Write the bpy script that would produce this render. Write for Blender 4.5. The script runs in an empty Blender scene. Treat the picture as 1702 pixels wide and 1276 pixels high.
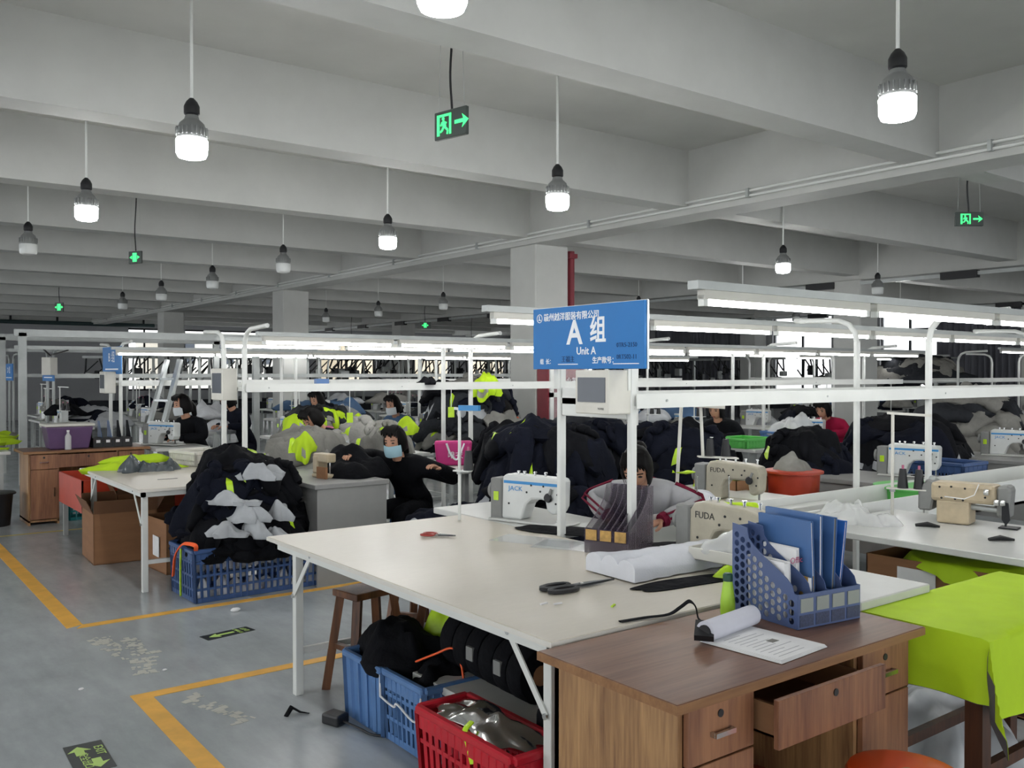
import bpy, math, random
from mathutils import Vector, Matrix, noise
R = math.radians
SC = bpy.context.scene
COL = SC.collection
rnd = random.Random(7)

# ------------------------------------------------------------ camera, world, exposure
FPX = 1510.0
cam_d = bpy.data.cameras.new('camera'); cam = bpy.data.objects.new('camera', cam_d); COL.objects.link(cam)
cam_d.sensor_width = 36.0; cam_d.lens = 36.0 * FPX / 1702.0; cam_d.clip_start = 0.05; cam_d.clip_end = 200
cam.location = (0, 0, 1.58)
cam.rotation_euler = (R(90) - math.atan(18 / FPX), 0, R(53 - 90))
SC.camera = cam
W = bpy.data.worlds.new('overcast_sky'); SC.world = W; W.use_nodes = True
W.node_tree.nodes['Background'].inputs[0].default_value = (0.95, 0.975, 1.0, 1)
W.node_tree.nodes['Background'].inputs[1].default_value = 1.0
SC.view_settings.view_transform = 'Standard'; SC.view_settings.look = 'None'
SC.view_settings.gamma = 1.0; SC.view_settings.use_curve_mapping = False
SC.view_settings.exposure = 1.32
SC.cycles.max_bounces = 6; SC.cycles.diffuse_bounces = 3; SC.cycles.glossy_bounces = 2
SC.cycles.use_adaptive_sampling = True; SC.cycles.adaptive_threshold = 0.1; SC.cycles.adaptive_min_samples = 16
SC.cycles.transparent_max_bounces = 10; SC.cycles.sample_clamp_indirect = 4.0
TUBE_E, BULB_E = 9.0, 45.0

# ------------------------------------------------------------ materials
def lin(h):
    h = h.lstrip('#'); o = []
    for i in (0, 2, 4):
        c = int(h[i:i+2], 16) / 255
        o.append(c / 12.92 if c <= .04045 else ((c + .055) / 1.055) ** 2.4)
    return o
MATS = {}; CURVES = []
def M(name, col='808080', rough=.6, metal=0.0, var=.1, scale=6, bump=0.0, bscale=80, emit=0, stretch=None, coat=0, alpha=None, rvar=0, col2=None, contrast=None):
    if name in MATS: return MATS[name]
    m = bpy.data.materials.new(name); m.use_nodes = True; nt = m.node_tree; N = nt.nodes; L = nt.links
    b = N['Principled BSDF']; c = lin(col)
    b.inputs['Roughness'].default_value = rough; b.inputs['Metallic'].default_value = metal
    b.inputs['Coat Weight'].default_value = coat
    tc = N.new('ShaderNodeTexCoord'); mp = N.new('ShaderNodeMapping'); L.new(tc.outputs['Object'], mp.inputs[0])
    if stretch: mp.inputs['Scale'].default_value = stretch
    nz = N.new('ShaderNodeTexNoise'); nz.inputs['Scale'].default_value = scale; nz.inputs['Detail'].default_value = 6
    nz.inputs['Roughness'].default_value = .6
    L.new(mp.outputs[0], nz.inputs[0])
    rp = N.new('ShaderNodeValToRGB'); lo, hi = contrast or (.3, .7)
    rp.color_ramp.elements[0].position = lo; rp.color_ramp.elements[1].position = hi
    c2 = lin(col2) if col2 else [min(1, x * (1 + var)) for x in c]
    c1 = c if col2 else [x * (1 - var) for x in c]
    rp.color_ramp.elements[0].color = (*c1, 1); rp.color_ramp.elements[1].color = (*c2, 1)
    L.new(nz.outputs[0], rp.inputs[0]); L.new(rp.outputs[0], b.inputs['Base Color'])
    if rvar:
        mr = N.new('ShaderNodeMapRange'); mr.inputs[3].default_value = max(0, rough - rvar); mr.inputs[4].default_value = min(1, rough + rvar)
        L.new(nz.outputs[0], mr.inputs[0]); L.new(mr.outputs[0], b.inputs['Roughness'])
    if bump:
        n2 = N.new('ShaderNodeTexNoise'); n2.inputs['Scale'].default_value = bscale; n2.inputs['Detail'].default_value = 3
        L.new(mp.outputs[0], n2.inputs[0])
        bp = N.new('ShaderNodeBump'); bp.inputs['Strength'].default_value = bump; bp.inputs['Distance'].default_value = .01
        L.new(n2.outputs[0], bp.inputs['Height']); L.new(bp.outputs[0], b.inputs['Normal'])
    if emit:
        b.inputs['Emission Color'].default_value = (*c, 1); b.inputs['Emission Strength'].default_value = emit
    if alpha is not None:
        tr = N.new('ShaderNodeBsdfTransparent'); mx = N.new('ShaderNodeMixShader'); mx.inputs[0].default_value = alpha
        L.new(tr.outputs[0], mx.inputs[1]); L.new(b.outputs[0], mx.inputs[2]); L.new(mx.outputs[0], N['Material Output'].inputs[0])
    MATS[name] = m
    return m

white_paint = M('white_paint', 'b9bab6', .75, var=.05, scale=2.5, bump=.05, bscale=30)
slab_paint = M('slab_paint', 'c6c6c1', .85, var=.05, scale=1.5, bump=.05, bscale=20)
sink_grey = M('heat_sink_grey', '7b7d7c', .5, .2, var=.1)
far_paint = M('far_wall_paint', '9a9b9d', .8, var=.06, scale=1.2)
white_steel = M('white_steel', 'd6d8d4', .35, .0, var=.04, scale=4)
grey_steel = M('grey_steel', 'a9adab', .4, .3, var=.08, scale=5)
alu = M('aluminium', 'b4b8b8', .35, .8, var=.08, scale=8)
chrome = M('chrome', 'c9cac8', .2, 1.0, var=.04)
dark_metal = M('dark_metal', '26282a', .45, .5, var=.2)
black_plastic = M('black_plastic', '16171a', .45, var=.2)
table_top = M('table_laminate', 'c5beb0', .33, var=.035, scale=14, stretch=(1, 8, 1), bump=.02, bscale=200)
table_edge = M('table_edge', 'd6d3cb', .5, var=.05)
white_lam = M('white_laminate', 'c9cac6', .3, var=.05, scale=6)
grey_lam = M('grey_laminate', '8d8d8b', .45, var=.05, scale=9)
sign_blue = M('sign_blue', '0b6db3', .5, var=.04, scale=3)
paper_white = M('paper_white', 'e4e4e4', .7, var=.05, scale=12)
letter_white = M('letter_white', 'e8ebee', .6, var=.02)
ink = M('pen_ink', '123a66', .7, var=.1)
screen_glass = M('screen_glass', '3f4650', .12, var=.05)
cream_plastic = M('cream_plastic', 'cfcdc4', .45, var=.05)
beige_metal = M('beige_enamel', 'a9a391', .4, .0, var=.14, scale=9)
warm_beige = M('warm_beige_enamel', 'b5a68b', .42, var=.16, scale=10)
motor_grey = M('motor_grey', '7d7e7c', .5, var=.08, scale=12)
mach_white = M('machine_white', 'cfd2d0', .3, var=.05)
mach_blue = M('machine_blue', '2f86c4', .35, var=.05)
blue_crate = M('blue_crate_plastic', '34507f', .4, var=.15, scale=9)
light_blue = M('light_blue_plastic', '5379ab', .42, var=.14, scale=7)
red_plastic = M('red_plastic', 'b3182a', .35, var=.1)
orange_red = M('orange_red_plastic', 'b23a22', .4, var=.1)
orange_stool = M('orange_plastic', 'd6491a', .3, var=.06)
purple_plastic = M('purple_plastic', '5c4468', .4, var=.08)
green_plastic = M('green_plastic', '5fbf5a', .35, var=.06)
teal_plastic = M('teal_plastic', '1d6f72', .4, var=.1)
lime = M('lime_fabric', 'b2d416', .75, var=.07, scale=5, bump=.12, bscale=300)
lime_wrap = M('lime_in_plastic', 'b7dd2a', .25, var=.18, scale=9)
grey_back = M('grey_backing', '5d5b5e', .8, var=.08)
black_cloth = M('black_cloth', '0f1014', .85, var=.35, scale=7, bump=.55, bscale=34)
navy_cloth = M('navy_cloth', '10131e', .85, var=.3, scale=7, bump=.55, bscale=34)
char_cloth = M('charcoal_cloth', '2a2c30', .8, var=.25, scale=7, bump=.55, bscale=34)
grey_cloth = M('grey_cloth', '7c7b76', .85, var=.18, scale=6, bump=.55, bscale=34)
light_grey_cloth = M('light_grey_cloth', '8f8e89', .85, var=.15, scale=6, bump=.5, bscale=34)
pale_cloth = M('pale_lining', 'a6a9ac', .8, var=.12, scale=9, bump=.2, bscale=260)
white_padding = M('white_padding', 'd4d6dc', .85, var=.05, scale=12, bump=.15, bscale=150)
maroon = M('maroon_cloth', '6a1a30', .8, var=.15)
crimson = M('crimson_cloth', '93183a', .8, var=.12)
jacket_grey = M('jacket_grey', '9c9c9e', .8, var=.1, scale=10)
pink_bag_m = M('pink_bag', 'c02a78', .5, var=.06)
pink_cloth = M('pink_cloth', 'b86a86', .8, var=.1)
blue_cloth = M('blue_cloth', '3c5878', .8, var=.15)
skin = M('skin', 'b98a70', .55, var=.06, scale=10)
hair_m = M('black_hair', '0d0b0b', .5, var=.3, scale=40, stretch=(1, 1, 6))
mask_blue = M('mask_blue', '9fc3cf', .8, var=.05)
mask_white = M('mask_white', 'c8cdd0', .8, var=.05)
eye_dark = M('eye_dark', '1a1210', .3)
lip_m = M('lip', '8a4a42', .6)
cardboard = M('cardboard', '8a6242', .8, var=.12, scale=3, stretch=(1, 1, 5), bump=.08, bscale=40)
cardboard_in = M('cardboard_inside', '6d4c34', .85, var=.12, scale=3)
tape_orange = M('neon_orange_tape', 'f4622c', .6, var=.08)
line_yellow = M('floor_line_yellow', 'efb54c', .45, var=.14, scale=6)
line_pale = M('floor_line_pale', 'b9a75a', .5, var=.2, scale=5)
sticker_black = M('sticker_black', '23282a', .4, var=.15)
sticker_green = M('sticker_glow_green', 'b8d774', .5, var=.08)
exit_green = M('exit_sign_green', '34d46a', .5, emit=.9, var=0)
exit_dark = M('exit_sign_housing', '3b423f', .4, var=.1)
fire_red = M('fire_red', '7d1f2c', .5, var=.08)
clear_film = M('clear_film', 'dfe6ea', .08, var=.02, alpha=.28)
bag_film = M('bag_film', 'e4e6e4', .12, var=.05, alpha=.5)
rack_film = M('smoky_plastic', '7d727c', .2, var=.1, alpha=.34)
rack_dark = M('smoky_plastic_dark', '4b3f54', .25, var=.2, alpha=.42)
glass = M('window_glass', 'f0f4f6', .03, var=0, alpha=.12)
folder_blue = M('folder_blue', '4a6d9f', .3, var=.07, scale=4)
organiser_blue = M('organiser_blue', '4b5c85', .35, var=.06)
curtain_m = M('curtain_grey', '6f7078', .85, var=.1, scale=3, stretch=(1, 1, .2))
tube_m = M('tube_glow', 'ffffff', .4, emit=TUBE_E, var=0)
bulb_on = M('bulb_glow', 'ffffff', .4, emit=BULB_E, var=0)
bulb_off = M('bulb_diffuser', 'cfd2d0', .35, var=.02)
foil_m = M('silver_foil', 'dcdcdc', .16, 1.0, var=.1)
steel_blade = M('blade_steel', '55585a', .3, .9, var=.1)
gold_card = M('gold_card', 'b48f4e', .6, var=.35, scale=30)
brick_m = M('facade_ochre', 'cdbfa6', .9, var=.15, scale=1.5)

for m_ in (black_cloth, navy_cloth, char_cloth, grey_cloth, hair_m, maroon, crimson):
    m_.node_tree.nodes['Principled BSDF'].inputs['Specular IOR Level'].default_value = .12

def wood(name, c1, c2, vertical=True, rough=.45, sc=9):
    m = bpy.data.materials.new(name); m.use_nodes = True; nt = m.node_tree; N = nt.nodes; L = nt.links
    b = N['Principled BSDF']; b.inputs['Roughness'].default_value = rough
    tc = N.new('ShaderNodeTexCoord'); mp = N.new('ShaderNodeMapping'); L.new(tc.outputs['Object'], mp.inputs[0])
    mp.inputs['Scale'].default_value = (1, 1, .07) if vertical else (.09, 1.3, 1)
    nz = N.new('ShaderNodeTexNoise'); nz.inputs['Scale'].default_value = sc; nz.inputs['Detail'].default_value = 7; nz.inputs['Roughness'].default_value = .65
    n2 = N.new('ShaderNodeTexNoise'); n2.inputs['Scale'].default_value = sc * 7; n2.inputs['Detail'].default_value = 3
    L.new(mp.outputs[0], nz.inputs[0]); L.new(mp.outputs[0], n2.inputs[0])
    mx = N.new('ShaderNodeMix'); mx.inputs[0].default_value = .3; L.new(nz.outputs[0], mx.inputs[2]); L.new(n2.outputs[0], mx.inputs[3])
    rp = N.new('ShaderNodeValToRGB'); rp.color_ramp.elements[0].position = .36; rp.color_ramp.elements[1].position = .64
    rp.color_ramp.elements[0].color = (*lin(c1), 1); rp.color_ramp.elements[1].color = (*lin(c2), 1)
    L.new(mx.outputs[0], rp.inputs[0]); L.new(rp.outputs[0], b.inputs['Base Color'])
    MATS[name] = m
    return m
desk_wood = wood('desk_wood_grain', '6b4830', 'b68e60', sc=12)
drawer_wood = wood('drawer_wood_grain', '633c2c', '9a6c4c', sc=12)
desk_top_wood = wood('desk_top_wood', '5e3d2c', '85604a', False, .35)
desk_edge_wood = wood('desk_edge_wood', '7a5434', '9a7048', False)
stool_wood = wood('stool_wood', '3f2414', '7a4c2a', True, .5)
dark_wood = wood('dark_leg_wood', '2e1a10', '5a3520', True, .5)

def floor_material():
    m = bpy.data.materials.new('grey_epoxy_floor'); m.use_nodes = True; nt = m.node_tree; N = nt.nodes; L = nt.links
    b = N['Principled BSDF']; tc = N.new('ShaderNodeTexCoord')
    def nz(s, d, st=(1, 1, 1)):
        mp = N.new('ShaderNodeMapping'); mp.inputs['Scale'].default_value = st; L.new(tc.outputs['Object'], mp.inputs[0])
        n = N.new('ShaderNodeTexNoise'); n.inputs['Scale'].default_value = s; n.inputs['Detail'].default_value = d; n.inputs['Roughness'].default_value = .65
        L.new(mp.outputs[0], n.inputs[0]); return n
    a = nz(.9, 8); s = nz(5, 8, (1.6, .45, 1)); g = nz(60, 2)
    mx = N.new('ShaderNodeMix'); mx.inputs[0].default_value = .5; L.new(a.outputs[0], mx.inputs[2]); L.new(s.outputs[0], mx.inputs[3])
    rp = N.new('ShaderNodeValToRGB'); rp.color_ramp.elements[0].position = .38; rp.color_ramp.elements[1].position = .64
    rp.color_ramp.elements[0].color = (*lin('9ca1a3'), 1); rp.color_ramp.elements[1].color = (*lin('b5babc'), 1)
    L.new(mx.outputs[0], rp.inputs[0])
    # scuffs
    sc_ = N.new('ShaderNodeValToRGB'); sc_.color_ramp.elements[0].position = .62; sc_.color_ramp.elements[1].position = .8
    sc_.color_ramp.elements[0].color = (0, 0, 0, 1); sc_.color_ramp.elements[1].color = (.18, .18, .18, 1)
    n3 = nz(3.3, 10, (1, .3, 1)); L.new(n3.outputs[0], sc_.inputs[0])
    ad = N.new('ShaderNodeMix'); ad.data_type = 'RGBA'; L.new(sc_.outputs[0], ad.inputs[0]); L.new(rp.outputs[0], ad.inputs[6]); ad.inputs[7].default_value = (*lin('b5b6b2'), 1)
    L.new(ad.outputs[2], b.inputs['Base Color'])
    mr = N.new('ShaderNodeMapRange'); mr.inputs[3].default_value = .12; mr.inputs[4].default_value = .3
    L.new(a.outputs[0], mr.inputs[0]); L.new(mr.outputs[0], b.inputs['Roughness'])
    bp = N.new('ShaderNodeBump'); bp.inputs['Strength'].default_value = .015; bp.inputs['Distance'].default_value = .02
    L.new(s.outputs[0], bp.inputs['Height']); L.new(bp.outputs[0], b.inputs['Normal'])
    return m
floor_m = floor_material()

# ------------------------------------------------------------ mesh helpers
class MB:
    def __init__(s): s.v = []; s.f = []
    def add(s, vs, fs, m=None):
        n = len(s.v)
        s.v += [tuple(m @ Vector(p)) for p in vs] if m is not None else [tuple(p) for p in vs]
        s.f += [tuple(i + n for i in f) for f in fs]; return s
    def box(s, x0, y0, z0, x1, y1, z1, m=None):
        return s.add([(x0,y0,z0),(x1,y0,z0),(x1,y1,z0),(x0,y1,z0),(x0,y0,z1),(x1,y0,z1),(x1,y1,z1),(x0,y1,z1)],
                     [(0,3,2,1),(4,5,6,7),(0,1,5,4),(1,2,6,5),(2,3,7,6),(3,0,4,7)], m)
    def cb(s, c, d, m=None):
        return s.box(c[0]-d[0]/2, c[1]-d[1]/2, c[2]-d[2]/2, c[0]+d[0]/2, c[1]+d[1]/2, c[2]+d[2]/2, m)
    def tube(s, pts, r, n=8, m=None, flat=1.0):
        P = [Vector(p) for p in pts]; rs = r if isinstance(r, (list, tuple)) else [r] * len(P)
        vs = []; fs = []; u = None
        for i, p in enumerate(P):
            t = (P[min(i+1, len(P)-1)] - P[max(i-1, 0)]).normalized()
            if u is None:
                u = t.orthogonal().normalized() if abs(t.z) > .9 else Vector((0, 0, 1)).cross(t).normalized()
            u = (u - t * u.dot(t)).normalized(); w = t.cross(u)
            for k in range(n):
                a = 2 * math.pi * (k + .5) / n
                vs.append(p + u * math.cos(a) * rs[i] + w * math.sin(a) * rs[i] * flat)
        for i in range(len(P) - 1):
            for k in range(n):
                fs.append((i*n+k, i*n+(k+1) % n, (i+1)*n+(k+1) % n, (i+1)*n+k))
        fs.append(tuple(range(n-1, -1, -1))); fs.append(tuple((len(P)-1)*n+k for k in range(n)))
        return s.add(vs, fs, m)
    def bar(s, a, b, w, h=None, m=None):
        a, b = Vector(a), Vector(b); h = h or w; t = (b - a).normalized()
        u = Vector((0, 0, 1)).cross(t)
        u = u.normalized() if u.length > 1e-3 else Vector((1, 0, 0)); q = t.cross(u)
        vs = []
        for p in (a, b):
            for i, j in ((-1,-1),(1,-1),(1,1),(-1,1)): vs.append(p + u*i*w/2 + q*j*h/2)
        return s.add(vs, [(3,2,1,0),(4,5,6,7),(0,1,5,4),(1,2,6,5),(2,3,7,6),(3,0,4,7)], m)
    def lathe(s, prof, n=16, m=None):
        vs = []; fs = []
        for r, z in prof:
            for k in range(n):
                a = 2*math.pi*k/n; vs.append((max(r, 1e-4)*math.cos(a), max(r, 1e-4)*math.sin(a), z))
        for i in range(len(prof)-1):
            for k in range(n): fs.append((i*n+k, i*n+(k+1) % n, (i+1)*n+(k+1) % n, (i+1)*n+k))
        fs.append(tuple(range(n-1, -1, -1))); fs.append(tuple((len(prof)-1)*n+k for k in range(n)))
        return s.add(vs, fs, m)
    def prism(s, poly, y0, y1, m=None):           # poly in xz, counter-clockwise seen from -y
        n = len(poly); vs = [(x, y0, z) for x, z in poly] + [(x, y1, z) for x, z in poly]
        fs = [tuple(range(n)), tuple(range(2*n-1, n-1, -1))] + [(i, i+n, (i+1) % n+n, (i+1) % n) for i in range(n)]
        return s.add(vs, fs, m)
    def slab(s, poly, z0, z1, m=None):            # poly in xy, counter-clockwise
        n = len(poly); vs = [(x, y, z0) for x, y in poly] + [(x, y, z1) for x, y in poly]
        fs = [tuple(range(n-1, -1, -1)), tuple(range(n, 2*n))] + [(i, (i+1) % n, (i+1) % n+n, i+n) for i in range(n)]
        return s.add(vs, fs, m)
    def ell(s, c, r, n=12, m=None):
        pr = [(math.sin(math.pi*i/(n//2+1)), -math.cos(math.pi*i/(n//2+1))) for i in range(n//2+2)]
        mm = Matrix.Translation(c) @ Matrix.Diagonal((*r, 1))
        return s.lathe(pr, n, (m @ mm) if m is not None else mm)
    def mesh(s, name, mat, smooth=None):
        me = bpy.data.meshes.new(name); me.from_pydata(s.v, [], s.f); me.validate(); me.update()
        if mat: me.materials.append(mat)
        if smooth is not None:
            me.polygons.foreach_set('use_smooth', [True] * len(me.polygons))
            me.set_sharp_from_angle(angle=R(smooth))
        return me
    def build(s, name, mat, parent=None, smooth=None, bev=0, label=None, seg=1):
        o = bpy.data.objects.new(name, s.mesh(name, mat, smooth)); COL.objects.link(o)
        if parent is not None: o.parent = parent
        if bev:
            b = o.modifiers.new('bevel', 'BEVEL'); b.width = bev; b.segments = seg; b.limit_method = 'ANGLE'; b.angle_limit = R(40)
        if label: o['label'] = label
        return o

def tag(o, label, cat, group=None, kind=None):
    o['label'] = label
    if cat: o['category'] = cat
    if group: o['group'] = group
    if kind: o['kind'] = kind
    return o
def thing(name, label, cat, loc=(0, 0, 0), rz=0.0, group=None):
    o = bpy.data.objects.new(name, None); COL.objects.link(o); o.empty_display_size = .1
    o.location = loc; o.rotation_euler = (0, 0, R(rz))
    return tag(o, label, cat, group)
def struct(o, label=None):
    o['kind'] = 'structure'
    if label: o['label'] = label
    return o
def kids(o): return [c for c in COL.objects if c.parent == o]
CH = {}
def copytree(o, loc, rz=0.0, label=None, group=None, scale=None):
    if o.name not in CH: CH[o.name] = [(c, kids(c)) for c in kids(o)]
    r = o.copy(); COL.objects.link(r); r.location = loc; r.rotation_euler = (0, 0, R(rz))
    if scale: r.scale = (scale,) * 3
    if label: r['label'] = label
    if group: r['group'] = group
    for c, gs in CH[o.name]:
        d = c.copy(); COL.objects.link(d); d.parent = r
        for g in gs:
            e = g.copy(); COL.objects.link(e); e.parent = d
    return r
def text(body, size, mat, parent, loc, rot=(90, 0, 0), align='CENTER', name='lettering', ext=.0006, sx=1.0, bold=0.0):
    c = bpy.data.curves.new(name, 'FONT'); c.body = body; c.size = size; c.align_x = align; c.align_y = 'CENTER'
    c.extrude = ext; c.offset = bold; c.resolution_u = 2; c.materials.append(mat)
    o = bpy.data.objects.new(name, c); COL.objects.link(o); o.parent = parent
    o.location = loc; o.rotation_euler = tuple(R(a) for a in rot); o.scale = (sx, 1, 1); CURVES.append(o)
    return o
def TR(x, y, z, rz=0, rx=0, ry=0):
    return Matrix.Translation((x, y, z)) @ Matrix.Rotation(R(rz), 4, 'Z') @ Matrix.Rotation(R(ry), 4, 'Y') @ Matrix.Rotation(R(rx), 4, 'X')

# ------------------------------------------------------------ cloth
def crv(pts, n=5):
    """smooth a polyline (Catmull-Rom)"""
    P = [Vector(p) for p in pts]; P = [2*P[0] - P[1]] + P + [2*P[-1] - P[-2]]; o = []
    for i in range(1, len(P) - 2):
        for k in range(n):
            t = k / n; a, b, c, d = P[i-1], P[i], P[i+1], P[i+2]
            o.append(.5 * ((2*b) + (c - a)*t + (2*a - 5*b + 4*c - d)*t*t + (3*b - a - 3*c + d)*t**3))
    return o + [P[-2]]
def garment(name, label, cat, group, c, rx, ry, h, seed, mat, sup=None, lining=None, trim=None, rz=None, S=56, K=18, fold=.5, lin_w=None, creases=9, sleeve=False, tags=0, lobes=1.0):
    """one crumpled garment lying at c; beyond the support circle sup=(cx, cy, radius) its edges hang down"""
    q = random.Random(seed); rot = q.uniform(0, 360) if rz is None else rz
    ca, sa = math.cos(R(rot)), math.sin(R(rot)); so = Vector((seed * 3.17 % 97, seed * 1.73 % 89, seed * .77 % 83))
    fs = []
    lob = [(q.uniform(.05, .17) * lobes, q.choice((2, 3, 4, 5, 7)), q.uniform(0, 6.28)) for _ in range(4)]
    rm = max(rx, ry); CR = []
    for _ in range(creases):
        a = q.uniform(0, math.pi); CR.append((math.cos(a), math.sin(a), q.uniform(-.75, .75) * min(rx, ry), q.uniform(.018, .045), q.choice((1, 1, -.6)) * q.uniform(.35, 1.0), q.uniform(-1, 1) * rm, q.uniform(.4, 1.0) * rm))
    npl, php = q.choice((9, 11, 14, 17)), q.uniform(0, 6.28)
    am = min(.07, h * .75) * fold * 1.3
    def top(r, a):
        f = 1 + sum(w * math.sin(k * a + p) for w, k, p in lob) * min(1, r * 1.6)
        x, y = rx * r * f * math.cos(a), ry * r * f * math.sin(a)
        n1 = noise.noise(Vector((x * 4, y * 4, 0)) + so); n2 = noise.noise(Vector((x * 13, y * 13, 5)) + so); n3 = noise.noise(Vector((x * 30, y * 30, 7)) + so)
        wx, wy = x + n1 * .05, y + n2 * .03; cz = 0
        for (cx_, cy_, o_, w_, A, t0, tl) in CR:
            d = wx * cx_ + wy * cy_ - o_; s = (-wx * cy_ + wy * cx_ - t0) / tl
            if abs(d) < 3 * w_: cz += A * math.exp(-(d / w_) ** 2) * math.exp(-s * s * 2)
        e = 1 - r ** 5
        z = h * (1 - r ** 2.6) * (.8 + .5 * n1) + (am * cz + am * .5 * n2 + am * .18 * n3) * (.35 + .65 * e)
        X, Y = c[0] + x * ca - y * sa, c[1] + x * sa + y * ca
        return X, Y, c[2] + max(.004, z)
    def hang(p, a):
        X, Y, Z = p
        if sup:
            dx, dy = X - sup[0], Y - sup[1]; d = math.hypot(dx, dy)
            if d > sup[2]:
                e = d - sup[2]; pl = math.sin(npl * math.atan2(dy, dx) + php) * min(.035, e * .25)
                k = (sup[2] + e * .45 + pl) / d
                X, Y = sup[0] + dx * k, sup[1] + dy * k; Z -= e * .9
        return (X, Y, max(Z, sup[3] if sup and len(sup) > 3 else .012))
    vs = [hang(top(0, 0), 0)]
    for i in range(1, K + 1):
        for k in range(S): vs.append(hang(top(i / K, 2 * math.pi * k / S), 2 * math.pi * k / S))
    for k in range(S):
        fs.append((0, 1 + k, 1 + (k + 1) % S))
    for i in range(K - 1):
        for k in range(S):
            a = 1 + i * S; fs.append((a + k, a + S + k, a + S + (k + 1) % S, a + (k + 1) % S))
    base = 1 + (K - 1) * S; nb = len(vs)
    for k in range(S):
        X, Y, Z = vs[base + k]; cx, cy = c[0], c[1]
        vs.append((cx + (X - cx) * .9, cy + (Y - cy) * .9, max(.006, Z - min(.04, h * .5))))
    for k in range(S): fs.append((base + k, nb + k, nb + (k + 1) % S, base + (k + 1) % S))
    vs.append((c[0], c[1], max(.008, c[2] - .01)))
    for k in range(S): fs.append((nb + k, len(vs) - 1, nb + (k + 1) % S))
    pick = {'lining': [], 'trim': [], 'body': []}
    la = q.uniform(0, 6.28); ta = q.uniform(0, 6.28); lw = lin_w or q.uniform(.3, .75); r0 = q.uniform(.62, .8)
    if sup and math.hypot(c[0] - sup[0], c[1] - sup[1]) > .05: la = math.atan2(c[1] - sup[1], c[0] - sup[0]) - R(rot) + q.uniform(-.4, .4); ta = la + q.uniform(-.8, .8)
    for f in fs:
        i = max(f); w = 'body'
        if 0 < i < nb:
            k = (i - 1) % S; ring = (i - 1) // S; a = 2 * math.pi * k / S
            da = abs((a - la + math.pi) % (2 * math.pi) - math.pi); dt = abs((a - ta + math.pi) % (2 * math.pi) - math.pi)
            if lining and da < lw and K * r0 < ring < K * .93: w = 'lining'
            elif trim and dt < .11 and K * .45 < ring < K * .8: w = 'trim'
        pick[w].append(f)
    def sub(fl, nm, m, parent):
        ids = sorted({i for f in fl for i in f}); mp = {i: j for j, i in enumerate(ids)}
        b = MB(); b.v = [vs[i] for i in ids]; b.f = [tuple(mp[i] for i in f) for f in fl]
        return b.build(nm, m, parent, smooth=75)
    o = sub(pick['body'], name, mat, None)
    tag(o, label, cat, group)
    if lining and pick['lining']: sub(pick['lining'], 'lining', pale_cloth if lining is True else lining, o)
    if trim and pick['trim']: sub(pick['trim'], 'reflective_strip', trim if trim is not True else lime_wrap, o)
    if sleeve:
        k0 = int((la + q.uniform(-.5, .5)) / (2 * math.pi) * S) % S; pts = []; rr = []
        for j in range(9):
            ring = int(K * (.25 + .7 * j / 8)); i = 1 + min(K - 1, ring) * S + (k0 + int(j * q.uniform(0, .5))) % S
            p = Vector(vs[i]); pts.append(p + Vector((0, 0, .02))); rr.append((.062 - .003 * j) * (1 + .18 * math.sin(j * 2.1 + seed)))
        MB().tube(crv(pts, 3), [rr[min(8, i // 3)] * (1 + .08 * ((i * 7) % 3 - 1)) for i in range(25)], 12, flat=.62).build('sleeve', mat, o, smooth=75)
    for j in range(tags):
        i = 1 + q.randrange(int(K * .3), K - 2) * S + q.randrange(S); p = Vector(vs[i])
        MB().cb((0, 0, 0), (.035, .016, .003), Matrix.Translation(p + Vector((0, 0, .01))) @ Matrix.Rotation(q.uniform(0, 6), 4, 'Z') @ Matrix.Rotation(q.uniform(-.6, .6), 4, 'X')).build('care_label', paper_white if q.random() < .7 else lime_wrap, o)
    return o

CAMDIR = lambda cx, cy: math.atan2(-cy, -cx)
def pile(name, label_plain, label_lined, cat, group, cx, cy, z0, z1, r0, r1, n, seed, mats, p_lin=.35, p_trim=.25, g=(.3, .22), hgt=.11, floor_z=.012, sleeves=.4, tags=.5, spread=115):
    """n garments heaped from z0 to z1 over a bundled core, radius shrinking from r0 to r1"""
    q = random.Random(seed); cd = CAMDIR(cx, cy)
    core = garment('garment_bundle', 'bundled dark garments at the heart: ' + label_plain.split(' in ', 1)[-1].split(' on ', 1)[-1], 'bundle', group, (cx, cy, z0), r0 * .92, r0 * .92, (z1 - z0) * .9, seed * 50 + 49, mats[0], S=48, K=16, sup=(cx, cy, r0 * .8, floor_z), creases=12)
    for i in range(n):
        t = (i + .5) / n; rr = (r0 + (r1 - r0) * t) * q.uniform(.82, 1.12); z = z0 + (z1 - z0) * (t ** .85) - hgt * .6
        dv = (-1 + 2 * ((i * .618) % 1)); a = cd + R(spread) * dv; d = rr * q.uniform(.45, .8) * (1 - t * .3) if i < n - 1 else 0
        m = q.choice(mats); ln = q.random() < p_lin; tm = q.random() < p_trim
        lv = 'low ' if t < .34 else 'midway up ' if t < .7 else 'near the top '; sd = 'at the left, ' if dv > .33 else 'at the right, ' if dv < -.33 else 'facing front, '
        lv = lv.strip()
        lb = (label_lined if ln else label_plain) + ', ' + sd + lv
        garment(name, lb, cat, group, (cx + math.cos(a) * d, cy + math.sin(a) * d, z), g[0] * q.uniform(.8, 1.25), g[1] * q.uniform(.8, 1.25),
                hgt * q.uniform(.7, 1.3), seed * 50 + i, m, sup=(cx, cy, rr, floor_z), lining=ln, trim=tm, sleeve=q.random() < sleeves, tags=1 if q.random() < tags else 0)

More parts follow.
